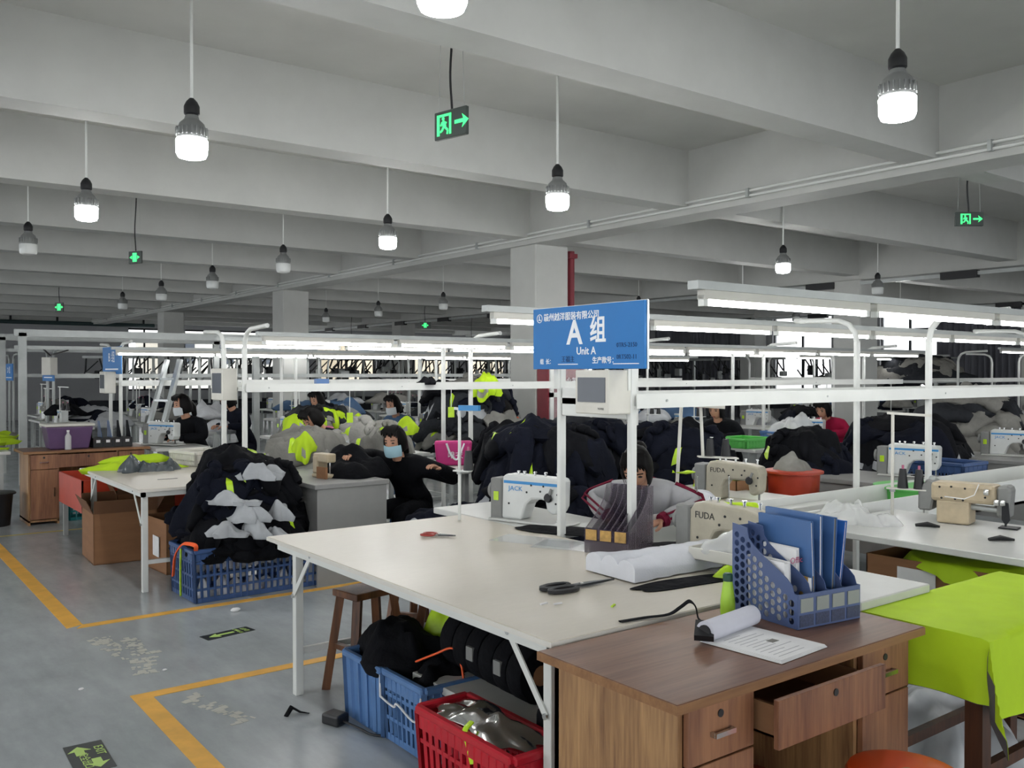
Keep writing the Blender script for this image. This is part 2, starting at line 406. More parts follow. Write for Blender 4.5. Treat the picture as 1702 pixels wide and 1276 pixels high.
# ============================================================ the setting
XR, YF, ZS, ZB, ZG = 26.0, 34.2, 3.95, 3.35, 3.27
struct(MB().box(-8, -8, -.1, XR + .3, YF + .3, 0).build('floor', floor_m), 'grey epoxy factory floor, scuffed and glossy')
ceil = struct(MB().box(-8, -8, ZS, XR + .3, YF + .3, ZS + .15).build('ceiling', slab_paint), 'pale concrete slab ceiling')
BY = [9.5 + 2.735 * k for k in range(-5, 10)]
for k, y in enumerate(BY):
    MB().box(-8, y - .14, ZB, XR, y + .14, ZS).build('beam', white_paint, ceil)
for x in (-.3, 7.55, 15.1, 22.6):
    MB().box(x - .2, -8, ZG, x + .2, YF, ZS).build('girder', white_paint, ceil)
for i, x in enumerate((7.65, 15.1, 22.6)):
    for j, y in enumerate((9.55, 17.75, 25.95)):
        p = MB().box(x - .28, y - .28, 0, x + .28, y + .28, ZG).build('pillar', white_paint, None, bev=.015)
        struct(p, 'white square concrete pillar under the girder')
# far wall with its windows, right wall with windows and curtains
def wall(name, label, along, pos, lo, hi, wins, zt=ZS):
    """wins: list of (a0, a1, z0, z1) openings, sorted, along x (far wall) or y (right wall)"""
    b = MB(); cur = lo
    def bx(a0, a1, z0, z1):
        if a1 - a0 < .01 or z1 - z0 < .01: return
        if along == 'x': b.box(a0, pos, z0, a1, pos + .24, z1)
        else: b.box(pos, a0, z0, pos + .24, a1, z1)
    for a0, a1, z0, z1 in wins:
        bx(cur, a0, 0, zt); bx(a0, a1, 0, z0); bx(a0, a1, z1, zt); cur = a1
    bx(cur, hi, 0, zt)
    struct(b.build(name, far_paint), label)
wn = 0
def window(along, pos, a0, a1, z0, z1, nv, hz):
    global wn; wn += 1
    w = bpy.data.objects.new('window_%d' % wn, None); COL.objects.link(w); struct(w, 'dark framed factory window in the far walls')
    f = MB(); t = .06
    def bx(b, p0, p1, q0, q1, d0, d1):
        if along == 'x': b.box(p0, pos + d0, q0, p1, pos + d1, q1)
        else: b.box(pos + d0, p0, q0, pos + d1, p1, q1)
    bx(f, a0, a1, z0, z0 + t, .08, .14); bx(f, a0, a1, z1 - t, z1, .08, .14)
    for k in range(nv + 1):
        c = a0 + (a1 - a0) * k / nv; bx(f, max(a0, c - t/2), min(a1, c + t/2), z0, z1, .08, .14)
    bx(f, a0, a1, hz - t/2, hz + t/2, .08, .14)
    f.build('window_frame', dark_metal, w)
    for k in range(nv):
        for (q0, q1) in ((z0 + t, hz - t/2), (hz + t/2, z1 - t)):
            p = MB(); c0 = a0 + (a1 - a0) * k / nv + t/2; c1 = a0 + (a1 - a0) * (k + 1) / nv - t/2
            bx(p, c0, c1, q0, q1, .105, .115); p.build('pane', glass, w)
fw_ = [(8.6, 9.75, .95, 3.2), (10.6, 14.2, .95, 3.2), (15.9, 18.6, .95, 3.2), (19.9, 22.3, .95, 3.2), (23.4, 25.4, .95, 3.2)]
wall('wall_far', 'grey far wall with a band of windows', 'x', YF, -8, XR + .3, fw_)
for a in fw_: window('x', YF, *a, max(2, round((a[1] - a[0]) / 1.1)), 2.75)
rw_ = [(13.75, 15.6, .95, 3.85), (17.3, 19.6, .95, 3.5), (21.4, 24.6, .95, 3.15), (27, 31, .95, 3.6)]
wall('wall_right', 'pale right wall with windows and curtains', 'y', XR, -8, YF + .3, rw_)
for a in rw_: window('y', XR, *a, 2 if a[1] - a[0] < 3 else 3, 2.9)
def curtain(y0, y1, z0, z1, label):
    n = int((y1 - y0) * 30); vs = []; fs = []
    for i in range(n + 1):
        y = y0 + (y1 - y0) * i / n; x = XR - .14 + .05 * math.sin(i * 1.25 + .6 * math.sin(i * .21)) + .015 * math.sin(i * .4)
        vs += [(x, y, z0), (x, y, (z0 + z1) / 2), (x, y, z1), (x + .012, y, z0), (x + .012, y, (z0 + z1) / 2), (x + .012, y, z1)]
    for i in range(n):
        a, c = i * 6, i * 6 + 6
        fs += [(a, c, c+1, a+1), (a+1, c+1, c+2, a+2), (a+4, c+4, c+3, a+3), (a+5, c+5, c+4, a+4), (a+2, c+2, c+5, a+5), (a, a+3, c+3, c)]
    o = MB().add(vs, fs).build('curtain', curtain_m, None, smooth=80)
    tag(o, label, 'curtain', 'curtains along the right wall')
curtain(8.2, 13.7, .02, 3.9, 'long grey pleated curtain at the far right edge of the wall')
curtain(20.2, 25.0, .02, 3.2, 'grey pleated curtain behind the blue hanging sign')
curtain(25.6, 28.6, .02, 3.1, 'grey pleated curtain deep in the far right corner')
r = tag(MB().tube([(XR - .15, 8, 3.93), (XR - .15, 16, 3.93)], .02).build('curtain_rail', grey_steel), 'thin metal rail above the long grey curtain', 'curtain rail')
# buildings outside the windows
for i, (x0, x1, h, m) in enumerate(((6, 13, 4.6, brick_m), (15, 24, 3.9, cream_plastic), (26, 40, 4.4, brick_m))):
    t = thing('building', ['ochre building outside the leftmost far window', 'cream building outside the middle far windows', 'ochre building outside the right far windows'][i], 'building', ((x0+x1)/2, 52, 0))
    MB().box(-(x1-x0)/2, 0, 0, (x1-x0)/2, 6, h).build('facade', m, t)
    for k in range(4): MB().cb((-(x1-x0)/2 + (k+.5)*(x1-x0)/4, -.03, h - 1.2), ((x1-x0)/9, .1, 1.2)).build('window', screen_glass, t)

# conduits and tracks
t = thing('conduit', 'white conduit pipes running along the nearest girder', 'conduit', (7.3, 0, 0))
for dz in (0, .05): MB().tube([(.01, -2, 3.34 + dz), (.01, 34, 3.34 + dz)], .014, 6).build('pipe', white_steel, t)
for k in range(14): MB().cb((.0, 1.1 + k * 2.35, 3.365), (.05, .03, .09)).build('clip', grey_steel, t)
for x, lb in ((14.85, 'dark cable track under the second girder'), (22.35, 'dark cable track under the farthest girder')):
    t = thing('cable_track', lb, 'cable track', (x, 0, 3.2))
    MB().box(-.03, 1, -.03, .03, 33, .03).build('rail', grey_steel, t)
    for k in range(12): MB().box(-.06, 2 + k * 2.6, -.07, .06, 2.6 + k * 2.6, .05).build('plug_box', black_plastic, t)
t = thing('fire_pipe', 'dark red fire pipe standing beside the nearest pillar', 'pipe', (8.27, 9.62, 0))
MB().tube([(0, 0, 0), (0, 0, 3.27)], .055, 10).build('pipe', fire_red, t, smooth=40)
MB().cb((-.02, -.02, 3.2), (.14, .14, .06)).build('flange', fire_red, t)
t = thing('fire_cabinet', 'red fire hose cabinet with pale frame beside the pillar', 'cabinet', (7.5, 9.13, .75))
MB().box(-.12, -.1, 0, .55, .12, 1.0).build('body', fire_red, t)
for (a, b, c, d) in ((-.1, 0, .52, .05), (-.1, .92, .52, .97), (-.1, 0, -.04, .97), (.48, 0, .54, .97), (-.1, .52, .52, .58)):
    MB().box(a, -.125, b, c, -.1, d).build('door_frame', white_steel, t)
MB().box(-.04, -.112, .06, .48, -.102, .9).build('pane', glass, t)
text('火警119', .12, letter_white, t, (.22, -.118, .4)); text('灭火器', .1, letter_white, t, (.22, -.118, .72))

# ------------------------------------------------------------ hanging lamps
def bulb(x, y, on, label, zb=2.75):
    t = thing('pendant_bulb', label, 'lamp', (x, y, zb), 0, 'bulbs hanging from the ceiling')
    MB().lathe([(.045, 0), (.072, .008), (.082, .03), (.084, .10), (.078, .108)], 20).build('diffuser', bulb_on if on else bulb_off, t, smooth=40)
    h = MB().lathe([(.079, .108), (.079, .15), (.066, .19), (.04, .215), (.03, .25)], 20)
    for k in range(20):
        a = 2 * math.pi * k / 20; h.cb((0, 0, 0), (.012, .006, .045), Matrix.Rotation(a, 4, 'Z') @ Matrix.Translation((.079, 0, .145)))
    h.build('heat_sink', sink_grey, t, smooth=30)
    MB().lathe([(.034, .235), (.042, .245), (.042, .285), (.03, .31), (.012, .33)], 14).build('socket', black_plastic, t, smooth=35)
    ztop = ZB if min(abs(y - b) for b in BY) < .14 else ZS
    MB().tube([(0, 0, .32), (0, 0, ztop - zb)], .009 if on else .006, 6).build('rod', white_steel, t)
BL = {(0,0): 'lit bulb cut off by the top edge of the photo', (0,1): 'large lit bulb on white rod, upper left', (0,2): 'lit bulb second from the left in the upper left line', (0,3): 'unlit bulb near the left edge',
      (1,0): 'large lit bulb on white rod, upper right', (1,1): 'lit bulb hanging right of the near exit sign', (1,2): 'lit bulb hanging above the middle row, left of the pillar'}
for i, xx in enumerate((1.6, 4.2, 9.0, 12.5, 17.5)):
    for j in range(7):
        y = 2.5 + j * 2.53
        if i == 2 and j < 1 or i > 2 and (j < 2 or j > 4): continue
        x = xx + (.0 if i == 0 else (j - 1) * .03)
        if i == 1 and j == 0: x, y = 3.97, 2.3
        if i == 2 and j == 1: y = 4.0; 
        if i == 2: y += (1.55 if j > 1 else 0)
        if i == 2 and j == 2: x, y = 8.95, 6.6
        if i == 2 and j == 1: continue
        on = (i == 0 and j < 3) or (i == 1 and j < 3) or (i == 2 and j == 2) or (i > 2 and j == 3)
        lb = BL.get((i, j)) or ('lit bulb hanging right of the pillar, beyond the first girder' if (i, j) == (2, 2) else
             ('small lit bulb far off under the second girder' if on else 'small unlit bulb hanging far off in the dim bays'))
        bulb(x, y, on, lb)

# ------------------------------------------------------------ exit signs
def exit_sign(c, rz, label, w=.36, h=.14, arrow=1, drop=.5):
    t = thing('exit_sign', label, 'exit sign', c, rz, 'green exit signs hanging from the ceiling')
    MB().cb((0, 0, 0), (w, .028, h)).build('housing', exit_dark, t, bev=.004)
    g = MB()
    def bx(x0, z0, x1, z1): g.box(x0, -.0165, z0, x1, -.0142, z1)
    s = h / .14
    if arrow:
        # door panel cut round a running figure, and an arrow
        bx(-.09*s, .04*s, .01*s, .052*s); bx(-.09*s, -.052*s, -.072*s, .052*s); bx(-.004*s, -.052*s, .01*s, .052*s)
        for a, b, th in (((-.05, .018), (-.034, -.012), .022), ((-.034, -.012), (-.014, -.03), .012), ((-.014, -.03), (-.018, -.05), .01), ((-.04, -.008), (-.056, -.03), .012), ((-.056, -.03), (-.068, -.034), .01), ((-.046, .016), (-.022, .006), .009), ((-.05, .014), (-.064, -.004), .009)):
            g.bar((a[0]*s, -.0155, a[1]*s), (b[0]*s, -.0155, b[1]*s), .003, th*s)
        g.lathe([(.009*s, -.0012), (.009*s, .0012)], 10, Matrix.Translation((-.046*s, -.0155, .03*s)) @ Matrix.Rotation(R(90), 4, 'X'))
        g.bar((.035*s, -.0155, 0), (.1*s, -.0155, 0), .003, .018*s)
        g.prism([(.085*s, -.034*s), (.13*s, 0), (.085*s, .034*s), (.098*s, 0)], -.0168, -.0142)
    else:
        bx(-.03*s, -.05*s, .03*s, .05*s); g.prism([(-.04*s, -.02*s), (-.04*s, .02*s), (-.075*s, 0)], -.0168, -.0142); g.prism([(.04*s, .02*s), (.04*s, -.02*s), (.075*s, 0)], -.0168, -.0142)
    g.build('pictogram', exit_green, t)
    drop = (ZB if min(abs(c[1] - b) for b in BY) < .14 else ZS) - c[2] - h/2
    cb = MB().tube(crv([(.0, .005, h/2 + .005), (-.015, .005, h/2 + drop*.3), (.01, .005, h/2 + drop*.7), (.0, .005, h/2 + drop)]), .008, 6); cb.build('cable', black_plastic, t, smooth=60)
    for sx in (-1, 1): MB().tube([(sx * w * .4, 0, h/2), (sx * w * .3, 0, h/2 + drop)], .0018, 4).build('wire', grey_steel, t)
exit_sign((3.03, 4.63, 3.09), -78, 'near green exit sign with arrow, hanging top centre', arrow=1, drop=.55, w=.27, h=.17)
exit_sign((8.54, 4.23, 3.02), -38, 'green exit sign with arrow hanging at the far right', arrow=1, drop=.9, w=.26, h=.13)
exit_sign((2.99, 11.54, 2.98), -60, 'small green exit sign with two arrows, upper left', arrow=0, w=.2, h=.15, drop=.2)
exit_sign((4.0, 21.5, 3.0), -50, 'tiny green exit sign far left above the cabinets', arrow=0, w=.2, h=.2, drop=.5)
exit_sign((13.2, 21.5, 2.9), -30, 'tiny green exit sign left of the nearest pillar', arrow=0, w=.3, h=.18, drop=.5)
exit_sign((13.5, 26.5, 2.6), -30, 'tiny green exit sign before the far windows', arrow=1, w=.36, h=.16, drop=.8)
exit_sign((17.5, 25.5, 2.6), -30, 'tiny green exit sign beside the deep back pillar', arrow=1, w=.36, h=.16, drop=.8)
exit_sign((15.8, 11.4, 3.03), -35, 'tiny green exit sign above the right tube lights', arrow=1, w=.3, h=.13, drop=.35)

# ------------------------------------------------------------ floor markings
def mark(name, b, m, label, cat, group=None): return tag(b.build(name, m), label, cat, group)
mark('floor_line', MB().slab([(1.17, 6.13), (1.27, 6.17), (1.27, 12.0), (1.17, 12.0)], .0005, .002), line_yellow, 'thick yellow floor line running off the left edge', 'floor line', 'yellow floor lines')
mark('floor_line', MB().slab([(1.27, 6.13), (1.22, 6.09), (4.6, 6.13), (4.6, 6.19), (1.27, 6.17)][1:], .0005, .002), line_yellow, 'thin yellow floor line passing in front of the blue crate', 'floor line', 'yellow floor lines')
mark('floor_line', MB().slab([(1.17, 1.2), (1.26, 1.2), (1.26, 4.58), (1.17, 4.66)], .0005, .002), line_yellow, 'thick yellow floor line at the bottom of the photo', 'floor line', 'yellow floor lines')
mark('floor_line', MB().slab([(1.17, 4.66), (1.26, 4.58), (4.2, 4.6), (4.2, 4.66)], .0005, .002), line_yellow, 'thin yellow floor line passing behind the near table leg', 'floor line', 'yellow floor lines')
mark('floor_line', MB().slab([(-1.5, 9.96), (2.2, 9.96), (2.2, 10.01), (-1.5, 10.01)], .0005, .002), line_pale, 'pale thin floor line beyond the cardboard boxes', 'floor line')
t = thing('floor_sticker', 'long black floor sticker with glowing arrow between the yellow lines', 'floor sticker', (1.93, 5.43, 0), 9)
MB().box(-.155, -.055, .0005, .155, .055, .002).build('backing', sticker_black, t)
MB().slab([(-.12, 0), (-.06, -.04), (-.065, -.014), (.04, -.012), (.04, .012), (-.065, .014), (-.06, .04)], .002, .003).build('arrow', sticker_green, t)
text('EXIT', .04, sticker_green, t, (.115, 0, .0028), (0, 0, 90), ext=.0004); text('安全出口', .028, sticker_green, t, (.07, 0, .0028), (0, 0, 90), ext=.0004)
t = thing('floor_sticker', 'black floor sticker with two arrows and EXIT, bottom left', 'floor sticker', (.85, 4.02, 0), -2)
MB().box(-.075, -.16, .0005, .075, .16, .002).build('backing', sticker_black, t)
for sy, dx in ((1, -.025), (-1, .02)):
    MB().slab([(dx, sy*.13), (dx - .045*sy, sy*.075), (dx - .018*sy, sy*.08), (dx - .018*sy, sy*.03), (dx + .018*sy, sy*.03), (dx + .018*sy, sy*.08), (dx + .045*sy, sy*.075)], .002, .003).build('arrow', sticker_green, t)
text('EXIT', .05, sticker_green, t, (.048, .05, .0028), (0, 0, -90), ext=.0004); text('安全出口', .042, sticker_green, t, (-.02, -.035, .0028), (0, 0, -90), ext=.0004)
# worn strips of old tape residue and scraps
for i, (x, y, w, l, rz) in enumerate(((1.3, 5.55, .1, .55, 4), (1.42, 5.5, .07, .4, 4), (1.36, 5.1, .12, .3, -10), (1.45, 4.25, .07, .5, 12))):
    b = MB(); q = random.Random(i)
    for k in range(46): b.cb((q.uniform(-w/2, w/2), q.uniform(-l/2, l/2), .0006 + k*.00001), (q.uniform(.01, .04), q.uniform(.008, .05), .0004), Matrix.Rotation(q.uniform(-.15, .15), 4, 'Z'))
    o = b.build('tape_residue', M('tape_residue', 'bdbcb2', .5, var=.08, scale=20)); o.location = (x, y, .0005); o.rotation_euler[2] = R(rz)
    tag(o, ['broad worn tape mark beside the corner of the upper yellow lines', 'narrow worn tape mark right of the broad one', 'ragged worn tape mark between the two yellow corners', 'worn tape mark right of the bottom yellow line'][i], 'tape mark')
for i, (x, y, s, m) in enumerate(((2.15, 5.9, .05, paper_white), (1.42, 4.95, .02, paper_white), (.62, 5.2, .02, paper_white), (1.0, 4.9, .02, paper_white))):
    o = MB().ell((0, 0, s*.25), (s*.7, s*.4, s*.3), 8).build('paper_scrap', m, None, smooth=60); o.location = (x, y, 0)
    tag(o, ['crumpled white paper scrap on the floor beside the blue crate', 'tiny white scrap right of the worn tape marks', 'tiny white scrap near the left edge of the floor', 'tiny white scrap left of the bottom yellow corner'][i], 'scrap')
o = MB().tube([(-.05, 0, .006), (-.01, .03, .03), (.02, 0, .01), (.05, -.03, .006)], [.012, .02, .012, .006], 6, flat=.4).build('fabric_scrap', black_cloth, None, smooth=60)
o.location = (1.72, 3.94, 0); tag(o, 'black fabric scrap on the floor beside the table foot', 'scrap')

t = thing('wall_pipe', 'dark green pipe running high along the far wall, left part', 'pipe', (0, 33.85, 3.28))
MB().tube([(1.5, 0, 0), (9.4, 0, 0)], .07, 8).build('pipe', M('dark_green_paint', '26393a', .5), t, smooth=50)
for k in range(6): MB().box(2.0 + k*1.4, -.03, 0, 2.06 + k*1.4, .03, .67).build('hanger_rod', dark_metal, t)

# ============================================================ furniture and machine makers
def cutting_table(name, label, x0, y0, x1, y1, z, braces=True):
    t = thing(name, label, 'table', (x0, y0, 0)); w, l = x1 - x0, y1 - y0
    MB().box(0, 0, z - .022, w, l, z).build('tabletop', table_top, t, bev=.002)
    MB().box(-.003, -.003, z - .02, w + .003, l + .003, z - .003).build('edge_band', table_edge, t)
    MB().box(.03, .03, z - .06, w - .03, .06, z - .022).build('apron', white_steel, t); MB().box(.03, l - .06, z - .06, w - .03, l - .03, z - .022).build('apron', white_steel, t)
    MB().box(.03, .03, z - .06, .06, l - .03, z - .022).build('apron', white_steel, t); MB().box(w - .06, .03, z - .06, w - .03, l - .03, z - .022).build('apron', white_steel, t)
    for sy in (0, 1):
        for sx in (0, 1):
            x = .06 if sx == 0 else w - .06; y = .07 if sy == 0 else l - .24
            MB().box(x - .02, y - .02, 0, x + .02, y + .02, z - .024).build('leg', white_steel, t, bev=.002)
            if braces and sx == 0:
                d = 1 if sy == 0 else -1
                br = MB().bar((x - .024, y, z - .26), (x - .024, y + d*.2, z - .035), .006, .025).build('brace', white_steel, t)
                bo = MB()
                for p in ((y, z - .26), (y + d*.2, z - .035)):
                    bo.lathe([(.011, 0), (.011, .006)], 8, Matrix.Translation((x - .026, *p)) @ Matrix.Rotation(R(-90), 4, 'Y'))
                bo.build('bolt', chrome, br)
        y = .07 if sy == 0 else l - .24
        MB().box(.08, y - .012, .2, w - .08, y + .012, .23).build('stretcher', white_steel, t)
    return t

def desk(label, loc, w=1.19, d=.57, h=.74, open_drawer=.13, rz=0):
    t = thing('office_desk', label, 'desk', loc, rz)     # front towards -y
    MB().box(0, 0, h - .028, w, d, h).build('desktop', desk_top_wood, t, bev=.002)
    MB().box(-.002, -.002, h - .027, w + .002, d + .002, h - .002).build('edge_band', desk_edge_wood, t)
    pw = .29
    for i, x in enumerate((.05, w - .05 - pw)):
        c = MB().box(x, .045, 0, x + .018, d - .02, h - .028).box(x + pw - .018, .045, 0, x + pw, d - .02, h - .028).box(x, d - .04, 0, x + pw, d - .02, h - .028)
        c.box(x, .045, .03, x + pw, d - .02, .05); c.build('pedestal', desk_wood, t)
        dr = MB().box(x + .02, .025, h - .19, x + pw - .004, .045, h - .038).build('drawer', drawer_wood, t, bev=.0015)
        hd = MB().box(x + pw/2 - .04, .003, h - .125, x + pw/2 + .04, .011, h - .112)
        for s in (-1, 1): hd.box(x + pw/2 + s*.037 - .004, .01, h - .125, x + pw/2 + s*.037 + .004, .026, h - .112)
        hd.build('handle', chrome, dr)
        MB().lathe([(.011, 0), (.011, .004)], 12, Matrix.Translation((x + pw*.5, .026, h - .07)) @ Matrix.Rotation(R(90), 4, 'X')).build('lock', black_plastic, dr)
        do = MB().box(x + .02, .025, .06, x + pw - .004, .045, h - .196).build('door', drawer_wood, t, bev=.0015)
        hx = x + pw - .05 if i == 0 else x + .05
        MB().box(hx - .006, .006, h*.38, hx + .006, .026, h*.38 + .09).build('handle', chrome, do)
    x0, x1 = .05 + pw + .004, w - .05 - pw - .004
    e = open_drawer
    dr = MB().box(x0 - .01, .025 - e, h - .18, x1 + .01, .043 - e, h - .045).build('drawer', drawer_wood, t, bev=.0015)
    MB().box(x0 + .02, .043 - e, h - .165, x0 + .032, .4 - e, h - .075).box(x1 - .032, .043 - e, h - .165, x1 - .02, .4 - e, h - .075).box(x0 + .02, .043 - e, h - .165, x1 - .02, .4 - e, h - .158).build('drawer_box', cardboard, dr)
    MB().lathe([(.011, 0), (.011, .004)], 12, Matrix.Translation(((x0 + x1)/2, .026 - e, h - .075)) @ Matrix.Rotation(R(90), 4, 'X')).build('lock', black_plastic, dr)
    MB().box(x0, d - .05, .25, x1, d - .035, h - .028).build('back_panel', desk_wood, t)
    return t

def machine(kind, label, loc, rz=-90, group=None):
    """lockstitch machine; long axis local x, motor at x=0, needle at x=.43; its back faces local -y"""
    body = {'w': mach_white, 'b': beige_metal, 'o': warm_beige}[kind]
    t = thing('sewing_machine', label, 'sewing machine', loc, rz, group)
    MB().box(.0, -.09, 0, .5, .09, .012).build('bed', white_lam if kind == 'w' else body, t, bev=.004)
    if kind == 'w':
        prof = [(.07, .012), (.2, .012), (.215, .05), (.235, .1), (.27, .13), (.33, .135), (.36, .13), (.37, .075), (.40, .06), (.435, .062), (.455, .1), (.46, .235), (.45, .255), (.1, .262), (.075, .25)]
    else:
        prof = [(.07, .012), (.19, .012), (.195, .1), (.215, .135), (.25, .145), (.37, .145), (.375, .1), (.385, .06), (.42, .055), (.445, .08), (.455, .2), (.44, .235), (.37, .25), (.15, .26), (.1, .255), (.075, .22)]
    MB().prism(prof, -.055, .055).build('arm', body, t, bev=.012, seg=2)
    MB().box(-.015, -.05, .0, .068, .06, .235).build('motor_box', motor_grey, t, bev=.008)
    if kind == 'w':
        MB().box(.012, -.053, .11, .045, -.049, .16).build('warning_label', lime_wrap, t)
        MB().box(.085, -.0565, .212, .455, -.0548, .228).build('stripe', mach_blue, t)
        text('JACK', .036, mach_blue, t, (.165, -.0565, .185), sx=1.15)
    else:
        text('FUDA', .042, black_plastic, t, (.16, -.0565, .2))
    MB().lathe([(.035, 0), (.045, .01), (.045, .025), (.03, .03)], 18, Matrix.Translation((-.015, .005, .16)) @ Matrix.Rotation(R(-90), 4, 'Y')).build('hand_wheel', motor_grey, t, smooth=40)
    MB().tube([(.425, 0, .07), (.425, 0, .018)], .005, 8).build('needle_bar', chrome, t)
    MB().box(.405, -.02, .012, .445, .012, .018).box(.42, -.006, .018, .43, .004, .06).build('presser_foot', chrome, t)
    g = MB()
    for x in (.15, .19, .26, .33, .41): g.tube([(x, .0, .25), (x, 0, .272)], .007, 8); g.tube([(x, 0, .272), (x, 0, .28)], .011, 8)
    g.build('thread_guide', chrome, t, smooth=40)
    MB().lathe([(.022, 0), (.026, .008), (.02, .02)], 14, Matrix.Translation((.385, -.056, .15)) @ Matrix.Rotation(R(90), 4, 'X')).build('lever_knob', black_plastic, t, smooth=40)
    MB().bar((.385, -.064, .15), (.41, -.07, .2), .008, .014).build('lever', motor_grey, t)
    b = MB()
    for x, z in ((.12, .1), (.24, .17), (.27, .21), (.33, .18), (.35, .21), (.43, .12), (.44, .17)):
        b.lathe([(.006, 0), (.006, .002)], 8, Matrix.Translation((x, -.0555, z)) @ Matrix.Rotation(R(90), 4, 'X'))
    b.build('screw', dark_metal, t)
    return t
def machine_table(label, loc, w, l, z=.75, top=None, group=None, panel=False):
    t = thing('machine_table', label, 'table', loc, 0, group)
    MB().box(0, 0, z - .035, w, l, z).build('tabletop', top or white_lam, t, bev=.004)
    if panel:
        MB().box(.02, .01, 0, w - .02, .03, z - .035).build('side_panel', grey_lam, t); MB().box(.02, l - .03, 0, w - .02, l - .01, z - .035).build('side_panel', grey_lam, t)
        MB().box(.02, .03, .2, .04, l - .03, z - .035).build('front_panel', grey_lam, t)
    else:
        for y in (.08, l - .12):
            for x in (.06, w - .1): MB().box(x, y, 0, x + .04, y + .04, z - .035).build('leg', grey_steel, t)
            MB().box(.04, y, .0, w - .04, y + .04, .04).build('foot_rail', grey_steel, t)
        MB().box(.08, .12, .1, .11, l - .1, .14).build('stretcher', grey_steel, t)
    return t
def spool(b_, c, h=.11, r0=.03, r1=.018):
    return b_.lathe([(r0, 0), (r1, h)], 12, Matrix.Translation(c))
def thread_stand(label, loc, h, m, top_dir=(0, -1), arm=.18, n=2, zs=None, group=None, hook=True):
    """thin pole with a spool tray and a guide arm on top"""
    t = thing('thread_stand', label, 'thread stand', loc, 0, group)
    MB().tube([(0, 0, 0), (0, 0, h)], .009, 8).build('pole', m, t)
    dx, dy = top_dir
    MB().bar((-dx*.03, -dy*.03, h), (dx*arm, dy*arm, h - .01), .018, .014).build('guide_arm', m, t)
    zs = h * .42 if zs is None else zs
    MB().bar((-dx*.03, -dy*.03, zs), (dx*arm, dy*arm, zs), .05, .008).build('tray', m, t)
    for k in range(n):
        d = .055 + k * .085; s_ = spool(MB(), (dx*d, dy*d, zs + .004)).build('spool', black_plastic, t, smooth=40)
        MB().tube([(dx*d, dy*d, zs + .11), (dx*d, dy*d, zs + .135)], .007, 6).build('pin', pink_cloth, s_)
    MB().lathe([(.016, 0), (.016, .02)], 10, Matrix.Translation((0, 0, zs - .02))).build('clamp', grey_steel, t)
    return t

def light_row(label, xs, yn, yf, zr, x_end, group_l, strips, tone=None, hook0=True):
    """one production line frame: pairs of posts, two channel rails, two outrigger light rails with tube lamps"""
    t = thing('line_frame', label, 'frame', (xs[0], yn, 0), 0, 'white steel frames over the sewing lines'); X0 = xs[0]
    m = tone or white_steel
    for k, x in enumerate(xs):
        for y, sg in ((0, -1), (yf - yn, 1)):
            hd = 1.8 if k or hook0 else 1.62
            MB().box(x - X0 - .02, y - .015, 0, x - X0 + .02, y + .015, hd).build('post', m, t, bev=.004)
            if k or hook0:
                MB().tube([(x - X0, y, 1.78), (x - X0, y + sg*.015, 1.86), (x - X0, y + sg*.06, 1.915), (x - X0, y + sg*.14, 1.945), (x - X0, y + sg*.5, 1.96)], .019, 8).build('bracket', m, t, smooth=50)
    for y in (0, yf - yn):
        MB().box(0, y - .03, zr, x_end - X0, y + .03, zr + .012).box(0, y - .032, zr, x_end - X0, y - .028, zr + .068).box(0, y + .028, zr, x_end - X0, y + .032, zr + .068).build('rail', m, t)
        b = MB()
        for k in range(int((x_end - X0) / 1.3)): b.lathe([(.006, 0), (.006, .003)], 8, Matrix.Translation((.2 + k*1.3, y - .033, zr + .035)) @ Matrix.Rotation(R(90), 4, 'X'))
        b.build('bolt', grey_steel, t)
    for k, x in enumerate(xs): MB().box(x - X0 - .015, .0, zr + .01, x - X0 + .015, yf - yn, zr + .04).build('cross_bar', m, t)
    for (y, x0, z) in strips:
        MB().box(x0 - X0 - .05, y - yn - .028, z + .05, x_end - X0, y - yn + .028, z + .085).build('light_rail', grey_steel, t)
    return t
tube_proto = None
def tube_light(label, x, y, z, group, L=1.2):
    global tube_proto
    if tube_proto is None:
        t = thing('tube_light', label, 'lamp', (x, y, z), 0, group)
        MB().box(0, -.02, .012, L, .02, .05).build('batten', cream_plastic, t)
        MB().tube([(.025, 0, 0), (L - .025, 0, 0)], .0135, 10).build('tube', tube_m, t, smooth=50)
        for e in (0, L - .025): MB().box(e, -.016, -.016, e + .025, .016, .03).build('end_cap', white_steel, t)
        tube_proto = t
        return t
    return copytree(tube_proto, (x, y, z), 0, label, group)
def lights(strips, x_end, lbl, group, skip=()):
    for (y, x0, z) in strips:
        x = x0; k = 0
        while x + 1.1 < x_end:
            od = ('first', 'second', 'third', 'fourth', 'fifth', 'sixth', 'seventh', 'eighth', 'ninth')[min(k, 8)]
            tube_light(od + ' ' + lbl(y, k).replace('lit ', '', 1) + ' from the left', x, y, z, group)
            x += 1.26; k += 1

